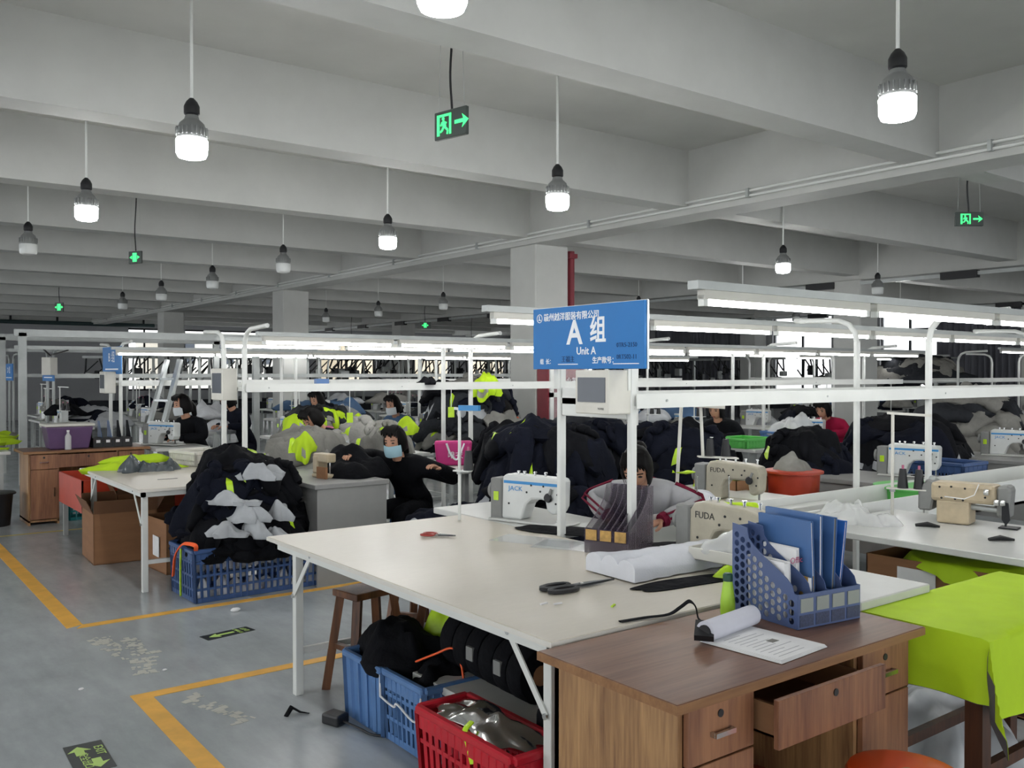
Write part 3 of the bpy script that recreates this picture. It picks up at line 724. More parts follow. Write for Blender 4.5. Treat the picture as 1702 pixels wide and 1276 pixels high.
def crate(name, label, cat, c, w, l, h, m, rz=0, bars=(5, 10), taper=.03, rows=3, group=None, solid=False, hole=True):
    """open plastic crate: rim, floor, slatted walls; w along x, l along y"""
    t = thing(name, label, cat, c, rz, group)
    def P(u, v, z):
        k = 1 - taper * (1 - z / h) * 2
        return (u * w / 2 * k, v * l / 2 * k, z)
    MB().box(-w/2*(1-2*taper), -l/2*(1-2*taper), 0, w/2*(1-2*taper), l/2*(1-2*taper), .012).build('base', m, t)
    rim = MB()
    for (a, b) in (((-1,-1),(1,-1)), ((1,-1),(1,1)), ((1,1),(-1,1)), ((-1,1),(-1,-1))):
        rim.bar(P(*a, h - .015), P(*b, h - .015), .03, .03)
    rim.build('rim', m, t, bev=.006)
    for si, (a, b, n) in enumerate((((-1,-1),(1,-1), bars[0]), ((1,-1),(1,1), bars[1]), ((1,1),(-1,1), bars[0]), ((-1,1),(-1,-1), bars[1]))):
        s = MB()
        if solid:
            vs = [P(*a, 0), P(*b, 0), P(*b, h - .02), P(*a, h - .02)]
            s.add(vs, [(0, 1, 2, 3), (3, 2, 1, 0)])
            for i in range(0, n + 1):
                f = i / n; q0 = [a[j] + (b[j] - a[j]) * f for j in (0, 1)]; s.bar(P(*q0, .01), P(*q0, h - .02), .018, .018)
        else:
            for i in range(n + 1):
                f = i / n; q0 = [a[j] + (b[j] - a[j]) * f for j in (0, 1)]
                s.bar(P(*q0, .005), P(*q0, h - .02), .014 if 0 < i < n else .026, .014)
            for j in range(1, rows + 1):
                z = h * j / (rows + 1); s.bar(P(*a, z), P(*b, z), .012, .016)
            s.bar(P(*a, .02), P(*b, .02), .014, .03); s.bar(P(*a, h - .05), P(*b, h - .05), .012, .06)
        s.build('side', m, t)
    return t
def cardboard_box(label, c, w, l, h, rz=0, flaps=True, open_=True):
    t = thing('cardboard_box', label, 'box', c, rz)
    MB().box(-w/2, -l/2, 0, w/2, -l/2 + .006, h).box(-w/2, l/2 - .006, 0, w/2, l/2, h).box(-w/2, -l/2, 0, -w/2 + .006, l/2, h).box(w/2 - .006, -l/2, 0, w/2, l/2, h).box(-w/2, -l/2, 0, w/2, l/2, .008).build('carton', cardboard, t)
    if flaps:
        for (a, b, o) in (((-w/2, -l/2), (-w/2, l/2), (-.05, 0)), ((w/2, -l/2), (w/2, l/2), (.06, 0)), ((-w/2, l/2), (w/2, l/2), (0, .04)), ((-w/2, -l/2), (w/2, -l/2), (0, -.03))):
            z1 = h + .11
            vs = [(a[0], a[1], h), (b[0], b[1], h), (b[0] + o[0], b[1] + o[1], z1), (a[0] + o[0], a[1] + o[1], z1)]
            n = Vector((o[1], -o[0], 0)).normalized() * .0; k = Vector((o[0], o[1], 0)).normalized() * .005
            MB().add(vs + [(x + k.x, y + k.y, z) for x, y, z in vs], [(0,1,2,3), (7,6,5,4), (0,4,5,1), (1,5,6,2), (2,6,7,3), (3,7,4,0)]).build('flap', cardboard_in, t)
    return t

# ------------------------------------------------------------ people
def skin_body(name, verts, edges, radii, mat, parent, sub=2, root=0):
    me = bpy.data.meshes.new(name); me.from_pydata(verts, edges, []); me.materials.append(mat)
    o = bpy.data.objects.new(name, me); COL.objects.link(o); o.parent = parent
    o.modifiers.new('skin', 'SKIN'); o.modifiers['skin'].use_smooth_shade = True
    sv = me.skin_vertices[0].data
    for i, r_ in enumerate(radii): sv[i].radius = r_ if isinstance(r_, tuple) else (r_, r_); sv[i].use_root = (i == root)
    s = o.modifiers.new('sub', 'SUBSURF'); s.levels = sub; s.render_levels = sub
    return o
def hand(parent, p, d, side, mat=None, curl=.5):
    """hand at wrist p pointing along d; five separate bent fingers"""
    d = Vector(d).normalized(); upv = Vector((0, 0, 1)); s = d.cross(upv).normalized() * side; u = s.cross(d).normalized() * (1 if side > 0 else -1)
    u = -u if u.z < 0 else u
    p = Vector(p); b = MB()
    b.tube([p - d*.02, p + d*.01, p + d*.05, p + d*.085], [.022, .027, .036, .034], 10, flat=.45)
    for k, (o, L) in enumerate(((-.027, .062), (-.009, .072), (.009, .068), (.026, .054))):
        q0 = p + d*.075 + s*o; q1 = q0 + d*L*.5 - u*L*.08*curl*2; q2 = q1 + d*L*.3 - u*L*.3*curl*2; q3 = q2 + d*L*.1 - u*L*.25*curl*2
        b.tube([q0, q1, q2, q3], [.009, .0088, .008, .006], 7)
    q0 = p + d*.03 - s*.03; b.tube([q0, q0 + d*.02 - s*.022 - u*.008, q0 + d*.048 - s*.026 - u*.02, q0 + d*.062 - s*.018 - u*.026], [.012, .0115, .0095, .007], 7)
    return b.build('hand', mat or skin, parent, smooth=70)
def person(label, loc, rz, top, mask=None, lean=.12, head_down=25, head_turn=0, armL=None, armR=None, collar=None, stripes=None, hairlen=.5, pants=None, bun=False, scale=1.0, cap=None, sq=.82):
    """seated figure facing local +x; seat height .45"""
    t = thing('person', label, 'person', loc, rz); t.scale = (scale,) * 3
    armL = armL or ((.20, .27, .83), (.42, .15, .83)); armR = armR or ((.20, -.27, .83), (.42, -.15, .83))
    l = lean; hz = lambda z: .5 + (z - .5) * sq
    V = [(0, 0, .5), (.02 + l*.3, 0, hz(.68)), (.03 + l*.7, 0, hz(.86)), (.03 + l, 0, hz(1.0)), (.04 + l*1.15, 0, hz(1.09))]
    E_ = [(0, 1), (1, 2), (2, 3), (3, 4)]; RR = [(.15, .13), (.14, .115), (.155, .12), (.13, .1), (.06, .058)]
    for s, arm in ((1, armL), (-1, armR)):
        i = len(V); V += [(.03 + l*.95, s*.165, hz(1.0)), (*arm[0],), ((arm[0][0]+arm[1][0])/2, (arm[0][1]+arm[1][1])/2, (arm[0][2]+arm[1][2])/2), (*arm[1],)]
        E_ += [(3, i), (i, i+1), (i+1, i+2), (i+2, i+3)]; RR += [.088, .074, .063, .05]
    for s in (1, -1):
        i = len(V); V += [(.06, s*.1, .49), (.42, s*.13, .5), (.40, s*.13, .28), (.38, s*.13, .09), (.50, s*.14, .05)]
        E_ += [(0, i), (i, i+1), (i+1, i+2), (i+2, i+3), (i+3, i+4)]; RR += [.105, .075, .062, .045, .04]
    body = skin_body('body', V, E_, RR, top, t)
    # head
    hc = Matrix.Translation((.075 + l*1.25, 0, hz(1.13))) @ Matrix.Rotation(R(head_turn), 4, 'Z') @ Matrix.Rotation(R(head_down), 4, 'Y')
    n1, n2 = 22, 18; vs = []; fs = []
    for i in range(n2 + 1):
        ph = math.pi * i / n2
        for k in range(n1):
            a = 2 * math.pi * k / n1; x, y, z = math.sin(ph)*math.cos(a), math.sin(ph)*math.sin(a), -math.cos(ph)
            X, Y, Z = x*.098, y*.078, z*.118
            if z < 0: X += .012 * (-z) * max(0, x); Y *= 1 + .25 * z * .6; 
            if z < -.2 and x < 0: X *= .8
            if x > .9 and -.25 < z < .12: X += .02 * math.exp(-((z + .12) / .12) ** 2) * max(0, 1 - abs(y) * 5)   # nose
            if x > .75 and .02 < z < .2: X -= .006 * math.exp(-((abs(y) - .4) / .16) ** 2)                        # eye sockets
            vs.append((X, Y, Z + .11))
    for i in range(n2):
        for k in range(n1): fs.append((i*n1+k, i*n1+(k+1) % n1, (i+1)*n1+(k+1) % n1, (i+1)*n1+k))
    hb = MB().add(vs, fs, hc)
    for s in (1, -1): hb.ell((-.005, s*.08, .105), (.018, .008, .03), 8, hc)
    hb.tube([(-.02, 0, -.05), (-.005, 0, .04)], [.052, .05], 12, hc)
    hd = hb.build('head', skin, t, smooth=80)
    e = MB()
    for s in (1, -1): e.ell((.088, s*.033, .12), (.008, .015, .0055), 8, hc); e.bar((.094, s*.018, .142), (.085, s*.052, .143), .004, .006, hc)
    e.build('eyes', eye_dark, hd, smooth=60)
    if not mask: MB().ell((.094, 0, .048), (.008, .022, .006), 8, hc).build('mouth', lip_m, hd, smooth=60)
    else:
        mv = []; mf = []
        for i in range(6):
            for k in range(11):
                a = -1.15 + 2.3*k/10; z = .0 + .095*i/5; bul = 1 + .06 * math.sin(math.pi*i/5)
                mv.append(((.104*bul + .01*math.exp(-(a*2.2)**2)) * math.cos(a*.95), .088 * bul * math.sin(a), z))
        for i in range(5):
            for k in range(10): q = i*11+k; mf.append((q, q+1, q+12, q+11))
        n = len(mv); mv += [(x*.96, y*.96, z) for x, y, z in mv]; mf += [(d+n, c+n, b_+n, a_+n) for a_, b_, c, d in mf]
        MB().add(mv, mf, hc).build('mask', mask, t, smooth=80)
    # hair: cap over crown and back, with a tail or bun
    hv = []; hf = []
    for i in range(13):
        for k in range(25):
            ph = math.pi * .62 * i / 12; a = R(48) + (2*math.pi - R(96)) * k / 24 if i > 4 else 2*math.pi*k/24 * 1.0
            if i > 4: pass
            w = noise.noise(Vector((k*.7, i*.3, hash(label) % 50))) * .006
            zz = math.cos(ph); ss = math.sin(ph)
            hv.append(((.112 + w)*ss*math.cos(a) - .008, (.093 + w)*ss*math.sin(a), .118 + (.128 + w)*zz - (hairlen*.12*(i/12)**2)))
    for i in range(12):
        for k in range(24): q = i*25+k; hf.append((q, q+25, q+26, q+1))
    hair = MB().add(hv, hf, hc)
    n = len(hv); hair.add([(x*.9, y*.9, .1 + (z - .1)*.93) for x, y, z in hv], [(d, c, b_, a_) for a_, b_, c, d in hf], hc)
    for k in range(9): 
        a = -1 + 2*k/8; hair.tube([(.02, a*.05, .235), (.082, a*.062, .212), (.094, a*.07 + .008, .186 - .01*(k % 3))], [.014, .013, .004], 6, hc)
    if bun: hair.ell((-.12, 0, .13), (.045, .05, .05), 10, hc)
    else: hair.tube([(-.09, 0, .12), (-.13, 0, .06), (-.125, .01, -.03), (-.11, .01, -.10*hairlen*2)], [.04, .036, .03, .008], 8, hc)
    hair.build('hair', cap or hair_m, t, smooth=80)
    for s, arm in ((1, armL), (-1, armR)):
        a0, a1 = Vector(arm[0]), Vector(arm[1]); d = (a1 - a0).normalized(); hand(t, a1 + d*.02, d, s)
        MB().tube([a1 - d*.01, a1 + d*.025], [.046, .04], 10).build('cuff', stripes or top, t, smooth=50)
    if collar:
        MB().tube([(.03 + l + .05*math.cos(a), .085*math.sin(a), hz(1.07) + .03*math.cos(a + math.pi)) for a in [k*2*math.pi/14 for k in range(15)]], .026, 8).build('collar', collar, t, smooth=60)
    if stripes:
        b = MB()
        for s, arm in ((1, armL), (-1, armR)):
            a0 = Vector((.03 + l*.95, s*.165, hz(1.0))); a1 = Vector(arm[0]); a2 = Vector(arm[1])
            for off in (-.016, .016):
                o_ = Vector((off, s*.03, .0)); pts = []
                for (p, q, r0, r1) in ((a0, a1, .085, .07), (a1, a2, .07, .05)):
                    for k in range(6):
                        f = k / 5; c = p.lerp(q, f); dd = (q - p).normalized(); nrm = Vector((0, s, .55)); nrm = (nrm - dd*nrm.dot(dd)).normalized()
                        sd = dd.cross(nrm); pts.append(c + nrm*((r0 + (r1 - r0)*f) - .004) + sd*off)
                b.tube(pts, .007, 6)
        b.build('sleeve_stripe', stripes, t, smooth=60)
    return t
def plastic_stool(label, c, m, r=.15, h=.45):
    t = thing('plastic_stool', label, 'stool', c)
    MB().lathe([(r*.2, h - .01), (r*.8, h), (r*.95, h - .004), (r, h - .018), (r, h - .035), (r*.9, h - .035)], 28).build('seat', m, t, smooth=35)
    for k in range(4):
        a = R(45 + 90*k); MB().bar((math.cos(a)*r*.75, math.sin(a)*r*.75, h - .03), (math.cos(a)*r*1.1, math.sin(a)*r*1.1, 0), .05, .02).build('leg', m, t)
    return t
def wood_stool(label, c, rz, w=.3, l=.2, h=.5, m=None, splay=.06):
    t = thing('wooden_stool', label, 'stool', c, rz); m = m or stool_wood
    MB().box(-w/2, -l/2, h - .035, w/2, l/2, h).build('seat', m, t, bev=.004)
    for sx in (-1, 1):
        for sy in (-1, 1): MB().bar((sx*(w/2 - .03), sy*(l/2 - .03), h - .03), (sx*(w/2 - .03 + splay), sy*(l/2 - .03 + splay*.7), 0), .04, .04).build('leg', m, t)
    for sx in (-1, 1): MB().bar((sx*(w/2 - .005), -l/2 - .0, .22), (sx*(w/2 - .005), l/2 + .0, .22), .03, .025).build('stretcher', m, t)
    MB().bar((-w/2 - .015, -l/2 - .01, .13), (w/2 + .015, -l/2 - .01, .13), .03, .025).build('stretcher', m, t)
    return t

# ============================================================ head of the nearest line
cutting_table('cutting_table', 'large pale cutting table with white legs in the foreground', 1.78, 2.16, 2.97, 4.43, .75)
desk('brown wooden desk with the middle drawer pulled open', (1.71, 1.575, 0), 1.19, .565, .74, .085)

# frames of the production lines
SA = [(2.5, 2.85, 1.87), (4.1, 2.95, 1.87)]
light_row('white frame of the nearest sewing line, behind the blue sign', [3.0, 5.65, 8.3, 10.9], 3.05, 3.56, 1.415, 12.2, None, SA, hook0=False)
lights(SA, 12, lambda y, k: 'lit tube lamp on the nearest line, camera side' if y < 3 else 'lit tube lamp on the nearest line, far side', 'tube lamps of the nearest line')
SB = [(7.1, 2.82, 1.83), (8.3, 2.9, 1.83)]
light_row('white frame of the second line, over the masked woman', [2.8, 5.1, 7.4, 9.7, 12.0], 7.45, 7.95, 1.42, 13, None, SB)
lights(SB, 12.8, lambda y, k: 'lit tube lamp on the second line above the masked woman' if y < 7.5 else 'lit tube lamp on the far side of the second line', 'tube lamps of the second line')
SCc = [(11.5, 2.75, 1.81), (12.75, 2.9, 1.84)]
light_row('white frame of the third line, with the small blue sign', [2.9, 5.2, 7.5, 9.8, 12.1], 11.9, 12.4, 1.42, 13, None, SCc)
lights(SCc, 12.8, lambda y, k: 'lit tube lamp on the third line, near side' if y < 12 else 'lit tube lamp on the third line, far side', 'tube lamps of the third line')
SD = [(15.9, 4.0, 1.9), (17.2, 5.5, 1.9)]
light_row('grey frame of the fourth line at the left edge', [2.94, 5.3, 7.6, 9.9, 12.2], 16.3, 16.8, 1.5, 13, None, SD, grey_steel)
lights(SD, 12.8, lambda y, k: 'lit tube lamp on the fourth line far back', 'tube lamps of the fourth line')
SE = [(20.4, 7.0, 1.95)]
light_row('grey frame of the fifth line far back', [3.0, 5.3, 7.6, 9.9, 12.2], 20.7, 21.2, 1.5, 13, None, SE, grey_steel)
lights(SE, 12.8, lambda y, k: 'lit tube lamp on the fifth line far back', 'tube lamps of the fifth line')
SF = [(3.2, 16.5, 1.95), (7.6, 16.5, 1.95), (11.6, 16.2, 1.9)]
for (yn, st, lb) in ((3.6, SF[:1], 'white frame of the line beyond the second girder, nearest'), (8.0, SF[1:2], 'white frame of the line beyond the second girder, middle'), (12.0, SF[2:], 'white frame of the line beyond the second girder, rear')):
    light_row(lb, [15.8, 18.1, 20.4], yn, yn + .5, 1.42, 23, None, st)
    lights(st, 22.6, lambda y, k: 'lit tube lamp in the lines beyond the second girder', 'tube lamps beyond the second girder')
# taller grey service frame over the third and fourth line heads
t = thing('gantry', 'tall grey aluminium gantry standing at the left of the room', 'frame', (2.2, 14.4, 0))
for (x, y) in ((0, 0), (0, 1.9), (3.4, 0), (3.4, 1.9)): MB().box(x - .05, y - .04, 0, x + .05, y + .04, 2.15).build('post', grey_steel, t)
for y in (0, 1.9): MB().box(-.1, y - .04, 2.1, 5.4, y + .04, 2.2).build('beam', grey_steel, t); MB().box(-.1, y - .02, 1.92, 5.4, y + .02, 1.97).build('beam', grey_steel, t)
for k in range(5): MB().tube([(.3 + k*.9, .3, 1.95), (.5 + k*.9, .8, 1.85), (.9 + k*.9, 1.6, 1.95)], .012, 6).build('hose', black_plastic, t)

# hanging sign
t = thing('hanging_sign', 'large blue hanging sign with white A lettering above the line head', 'sign', (2.945, 3.31, 1.755), -90)
MB().cb((0, 0, 0), (.806, .018, .31)).build('board', sign_blue, t, bev=.002)
MB().cb((0, .012, .156), (.81, .012, .006)).cb((.404, .012, 0), (.006, .012, .312)).cb((-.404, .012, 0), (.006, .012, .312)).build('frame', alu, t)
yy = -.0098
text('赣州越洋服装有限公司', .042, letter_white, t, (-.315, yy, .105), align='LEFT', bold=.0006)
MB().tube([(-.348 + .021*math.cos(a*.5236), yy, .105 + .021*math.sin(a*.5236)) for a in range(13)], .0022, 5).build('logo_ring', letter_white, t)
MB().prism([(-.36, .096), (-.337, .093), (-.341, .1), (-.348, .1), (-.348, .119), (-.353, .119), (-.353, .101)], yy - .001, yy + .001).build('logo', letter_white, t)
text('A', .165, letter_white, t, (-.075, yy, .02), bold=.004); text('组', .135, letter_white, t, (.095, yy, .025), bold=.003, sx=.85)
text('Unit A', .052, letter_white, t, (.01, yy, -.068), bold=.0008)
text('组  长：', .03, letter_white, t, (-.345, yy, -.118), align='LEFT', bold=.0006); text('生产款号：', .034, letter_white, t, (.055, yy, -.115), align='LEFT', bold=.0006)
MB().box(-.2, yy - .001, -.133, -.05, yy + .001, -.129).box(.2, yy - .001, -.133, .37, yy + .001, -.129).build('write_line', letter_white, t)
text('王福主', .034, ink, t, (-.125, yy, -.108)); text('0TR5-2150', .03, ink, t, (.29, yy, -.045)); text('0RT502-11', .03, ink, t, (.29, yy, -.1))
# monitor box and plate between the posts
t = thing('display_box', 'white display box with dark screen under the large blue sign', 'display', (2.99, 3.16, 1.37), -90)
MB().box(-.11, -.15, .02, .12, .0, .225).build('housing', cream_plastic, t, bev=.006, seg=2)
MB().box(-.09, -.153, .075, .1, -.149, .19).build('screen', screen_glass, t)
text('YOYEE', .014, motor_grey, t, (.07, -.1515, .045))
o = MB().box(2.985, 3.07, 1.365, 3.015, 3.54, 1.505).build('cross_plate', white_steel, None, bev=.003); tag(o, 'white cross plate between the two sign posts', 'plate')
# brackets down from the sign to the posts
for y, lb in ((3.05, 'right short upright holding the blue sign'), (3.56, 'left short upright holding the blue sign')):
    tag(MB().box(2.962, y - .015, 1.5, 2.978, y + .015, 1.9).build('sign_bracket', white_steel), lb, 'bracket')

# ------------------------------------------------------------ on the big table
def scissors(label, p, q, m_handle, wid=.05):
    p, q = Vector(p), Vector(q); L = (q - p).length; a = math.degrees(math.atan2(q.y - p.y, q.x - p.x))
    t = thing('scissors', label, 'scissors', p, a)
    for s in (1, -1):
        MB().tube([(L*.19 + L*.19*math.cos(k*.628), s*wid*.45 + wid*.45*math.sin(k*.628), .011) for k in range(11)], L*.035, 6, flat=.8).build('handle', m_handle, t, smooth=60)
        MB().slab([(L*.36, s*wid*.3), (L*.5, -s*.01), (L, 0), (L*.55, s*wid*.36)][::1 if s < 0 else -1], .008 + s*.002, .011 + s*.002).build('blade', steel_blade, t)
    MB().lathe([(.008, .012), (.008, .018)], 10, Matrix.Translation((L*.5, 0, 0))).build('pivot', chrome, t)
scissors('big black tailor scissors beside the white padding roll', (2.16, 2.655, .75), (2.5, 2.64, .75), black_plastic, .06)
scissors('small red handled scissors at the back of the big table', (2.42, 3.97, .75), (2.53, 3.83, .75), M('red_handle', '9c2a22', .4), .05)
# smoky file rack
t = thing('file_rack', 'smoky see-through file rack with curved dividers on the big table', 'file rack', (2.795, 3.15, .752), -68)
def divider(x, d=.29, h=.29):
    pts = [(.0, .0), (d, 0), (d, h), (d - .05, h)] + [(d - .05 - (d - .06)*(k/9), h - (h - .11)*(k/9)**.55) for k in range(1, 10)] + [(0, .11)]
    mm = Matrix.Translation((x, 0, 0)) @ Matrix.Rotation(R(90), 4, 'Z')
    return MB().prism(pts, -.0015, .0015, mm)
for k in range(8):
    dv = divider(k*.22/7).build('divider', rack_film if k in (0, 7) else rack_dark, t)
    MB().tube([(k*.22/7, p[0], p[1]) for p in [(.24 - .23*(j/9), .29 - .18*(j/9)**.55) for j in range(10)]], .003, 5).build('divider_rim', rack_film, dv)
MB().box(0, -.002, 0, .22, .002, .055).build('front', rack_film, t); MB().box(0, -.002, .055, .22, .002, .112).build('front_band', rack_dark, t)
b = MB()
for k in range(22): b.box(.004 + k*.01, -.004, .008, .008 + k*.01, -.002, .05)
b.build('rib', rack_film, t)
for k in range(3): MB().box(.008 + k*.073, -.007, .06, .063 + k*.073, -.002, .108).build('label_card', gold_card, t)
MB().box(0, .286, 0, .22, .29, .29).build('back', rack_dark, t); MB().box(0, 0, -.001, .22, .29, .003).build('base', rack_film, t)
b = MB()
for k in range(13): b.box(.2205, .02 + k*.02, .02, .224, .026 + k*.02, .1 + .15*min(1, max(0, (k - 3)/9))**.8)
b.build('rib', rack_film, t)
# clear sheets
for i, (c, rz, w, l) in enumerate((((2.8, 3.5, .7507), -66, .45, .2), ((2.86, 3.28, .7515), -60, .4, .22), ((3.1, 2.99, .7525), -64, .3, .2))):
    o = MB().box(-w/2, -l/2, 0, w/2, l/2, .0008).build('clear_sheet', clear_film); o.location = c; o.rotation_euler[2] = R(rz)
    tag(o, ['clear plastic sheet lying left of the file rack', 'clear plastic sheet under the front of the file rack', 'clear plastic sheet right of the file rack'][i], 'plastic sheet')
# padding roll
n = 24; vs = []; fs = []
prof = []
for k in range(40):
    u = -1 + 2*k/39; prof.append((u*.15, .055 + .035*abs(math.sin((u + 1)*1.5*math.pi + .0))**.6 * (1 - .2*abs(u))))
poly = [(x, z) for x, z in prof]; poly = [(-.15, .004)] + [(.15, .004)] + poly[::-1]
t = thing('padding_roll', 'white quilted padding rolled up beside the black scissors', 'padding', (2.53, 2.70, .752), 88)
pr = MB(); L = .78
for i in range(n + 1):
    f = i / n; w = 1 + .03*math.sin(i*1.3) - .25*f
    for (x, z) in poly:
        g_ = min(1, f*3.5); dome = .098*math.sqrt(max(0, 1 - (x/.152)**2*.9)) if z > .01 else z
        vs.append((x*w*(1 - .2*g_) - .03*math.sin(f*3), -f*L, max(.003, z*(1 - g_) + dome*g_ + .002*math.sin(i*1.9))))
m_ = len(poly)
for i in range(n):
    for k in range(m_): fs.append((i*m_+k, i*m_+(k+1) % m_, (i+1)*m_+(k+1) % m_, (i+1)*m_+k))
fs.append(tuple(range(m_-1, -1, -1))); fs.append(tuple(n*m_+k for k in range(m_)))
pr.add(vs, fs).build('batting', white_padding, t, smooth=60)
garment('black_cloth', 'black cloth piece lying under the white padding roll', 'cloth', None, (2.72, 2.45, .75), .28, .07, .012, 311, black_cloth, rz=-6, fold=.3, lobes=.35)
garment('black_cloth', 'small black cloth scrap between padding and organiser', 'cloth', None, (2.86, 2.3, .75), .07, .03, .008, 312, black_cloth, rz=20, fold=.3, lobes=.4)
for i, (x, y, rz) in enumerate(((2.05, 2.53, 10), (2.09, 2.5, -5), (2.23, 2.36, 30))):
    o = MB().cb((0, 0, .003), (.035, .008, .005)).build('thread_snip', paper_white if i < 2 else lime_wrap); o.location = (x, y, .75); o.rotation_euler[2] = R(rz)
    tag(o, ['tiny white snip on the big table, left one', 'tiny white snip on the big table, middle one', 'tiny pale snip near the table front corner'][i], 'scrap')
# tray, wrapped pack, bottle
t = thing('tray', 'white plastic tray with clear wrap left of the blue organiser', 'tray', (2.99, 2.45, .805), 5)
MB().box(-.1, -.15, 0, .1, .15, .006).box(-.1, -.15, 0, -.095, .15, .05).box(.095, -.15, 0, .1, .15, .05).box(-.1, -.15, 0, .1, -.145, .05).box(-.1, .145, 0, .1, .15, .05).build('shell', cream_plastic, t, bev=.003)
o = garment('wrap', 'clear crumpled plastic wrap in the white tray', 'plastic wrap', None, (2.99, 2.45, .83), .09, .13, .05, 320, bag_film, rz=5, fold=1.0)
o = garment('wrapped_pack', 'lime yellow pack under the white tray', 'pack', None, (2.95, 2.36, .752), .1, .1, .05, 321, lime_wrap, rz=5, fold=.4)
t = thing('bottle', 'lime green marker bottle with dark cap beside the blue organiser', 'bottle', (2.49, 2.06, .742))
MB().lathe([(.024, 0), (.026, .01), (.025, .05), (.017, .11), (.015, .118)], 16).build('body', M('lime_plastic', 'a6d23a', .4), t, smooth=40)
MB().lathe([(.017, .118), (.017, .14), (.012, .145)], 16).build('cap', M('dark_green_cap', '1f4a3a', .4), t, smooth=40)

# ------------------------------------------------------------ on the desk: organiser, folders, pad
def cut_panel(name, outline, holes, th, mat, parent, mat4):
    c = bpy.data.curves.new(name, 'CURVE'); c.dimensions = '2D'; c.fill_mode = 'BOTH'; c.extrude = th/2
    for poly in [outline] + holes:
        sp = c.splines.new('POLY'); sp.points.add(len(poly) - 1); sp.use_cyclic_u = True
        for p, (x, y) in zip(sp.points, poly): p.co = (x, y, 0, 1)
    c.materials.append(mat); o = bpy.data.objects.new(name, c); COL.objects.link(o); o.parent = parent; o.matrix_local = mat4; CURVES.append(o)
    return o
ORG = (2.525, 1.80, .741); ORZ = -7
t = thing('file_organiser', 'blue desktop file organiser with round holes on the brown desk', 'organiser', ORG, ORZ)
OD, OH, OW, FH = .3, .31, .3, .115
out = [(0, 0), (OD, 0), (OD, OH), (OD - .07, OH - .008)] + [(OD - .07 - (OD - .085)*((1 - math.cos(math.pi*k/8))/2), (OH - .015) - (OH - .02 - FH)*((k/8)**.9)) for k in range(1, 8)] + [(.015, FH), (0, FH)]
holes = []
for i in range(10):
    for j in range(10):
        x, z = .026 + i*.028, .024 + j*.029 + (i % 2)*.0145
        lim = FH + (OH - FH) * max(0, (x - .02)/(OD - .06)) ** 1.3 - .028
        if z < min(lim, OH - .025) and x < OD - .015 and z > .015: holes.append([(x + 0.0115*math.cos(a*.6283), z + 0.0115*math.sin(a*.6283)) for a in range(10)])
for k in range(5):
    mm = Matrix.Translation((k*OW/4, 0, 0)) @ Matrix.Rotation(R(90), 4, 'Z') @ Matrix.Rotation(R(90), 4, 'X')
    cut_panel('side_panel' if k in (0, 4) else 'divider', out, holes if k < 2 else [], .003, organiser_blue, t, mm)
MB().box(0, -.002, 0, OW, .002, FH).build('front', organiser_blue, t, bev=.001); MB().box(0, OD - .004, 0, OW, OD, OH - .01).build('back', organiser_blue, t); MB().box(0, 0, 0, OW, OD, .004).build('base', organiser_blue, t)
for k in range(4):
    MB().box(k*OW/4 + .01, -.005, .055, (k + 1)*OW/4 - .008, -.002, .1).build('label_card', M('label_card', '8f958f', .4, var=.05), t)
    fr = MB().box(k*OW/4 + .006, -.004, .008, (k + 1)*OW/4 - .005, -.0022, .046); fr.build('mesh_window', M('mesh_dark', '333d58', .4, var=.35, scale=160), t)
def upright(name, label, cat, lx, th, d, h, tilt, m, back=.02, leaf=None, leany=0):
    """a folder or booklet standing in the organiser at slot position lx"""
    o = thing(name, label, cat, (0, 0, 0)); o.matrix_world = Matrix.Translation(ORG) @ Matrix.Rotation(R(ORZ), 4, 'Z') @ Matrix.Translation((lx, OD - back - d, .006)) @ Matrix.Rotation(R(tilt), 4, 'Y') @ Matrix.Rotation(R(leany), 4, 'X')
    MB().box(0, 0, 0, .0025, d, h).box(th - .0025, 0, 0, th, d, h).box(0, d - .003, 0, th, d, h).build('cover', m, o, bev=.001)
    MB().box(.003, .004, .004, th - .003, d - .004, h - .006).build('pages', leaf or paper_white, o)
    return o
upright('folder', 'wide blue folder leaning in the middle of the organiser', 'folder', .12, .012, .24, .335, -3, folder_blue, .02)
upright('folder', 'tall blue folder behind the middle folder in the organiser', 'folder', .158, .014, .25, .35, 0, folder_blue, .0)
upright('folder', 'thick blue folder second from the right in the organiser', 'folder', .2, .016, .25, .34, 3, folder_blue, .01, grey_cloth)
upright('folder', 'glossy blue folder with clear pocket at the right of the organiser', 'folder', .24, .012, .24, .325, 8, M('folder_bright_blue', '2f62ad', .2), .01)
upright('booklet', 'white booklet with pink office lettering in the organiser', 'booklet', .085, .016, .15, .24, -2, paper_white, .07)
o = upright('notebook', 'white notebook in the left slot of the organiser', 'notebook', .018, .03, .17, .2, -2, paper_white, .06)
upright('card_pack', 'small pink and gold card pack at the front of the organiser', 'cards', .085, .03, .06, .15, 2, gold_card, .2)
tt = [c for c in COL.objects if c.get('label') == 'white booklet with pink office lettering in the organiser'][0]
text('Office', .03, pink_cloth, tt, (.008, -.001, .2))
t = thing('document_pad', 'white document pad with its front pages rolled back on the desk', 'papers', (2.19, 1.615, .742), 4)
for k in range(5): MB().box(.002*k, .0015*k, .0016*k, .25 - .001*k, .29, .0016*k + .0012).build('sheet', paper_white, t)
b = MB(); q = random.Random(3)
for k in range(11): b.box(.03 + q.uniform(0, .02), .03 + k*.02, .0077, .1 + q.uniform(.02, .11), .032 + k*.02, .0081)
b.build('printed_line', M('print_grey', 'a6a6ac', .7), t)
MB().box(.14, .12, .0077, .175, .145, .0083).build('printed_picture', grey_cloth, t)
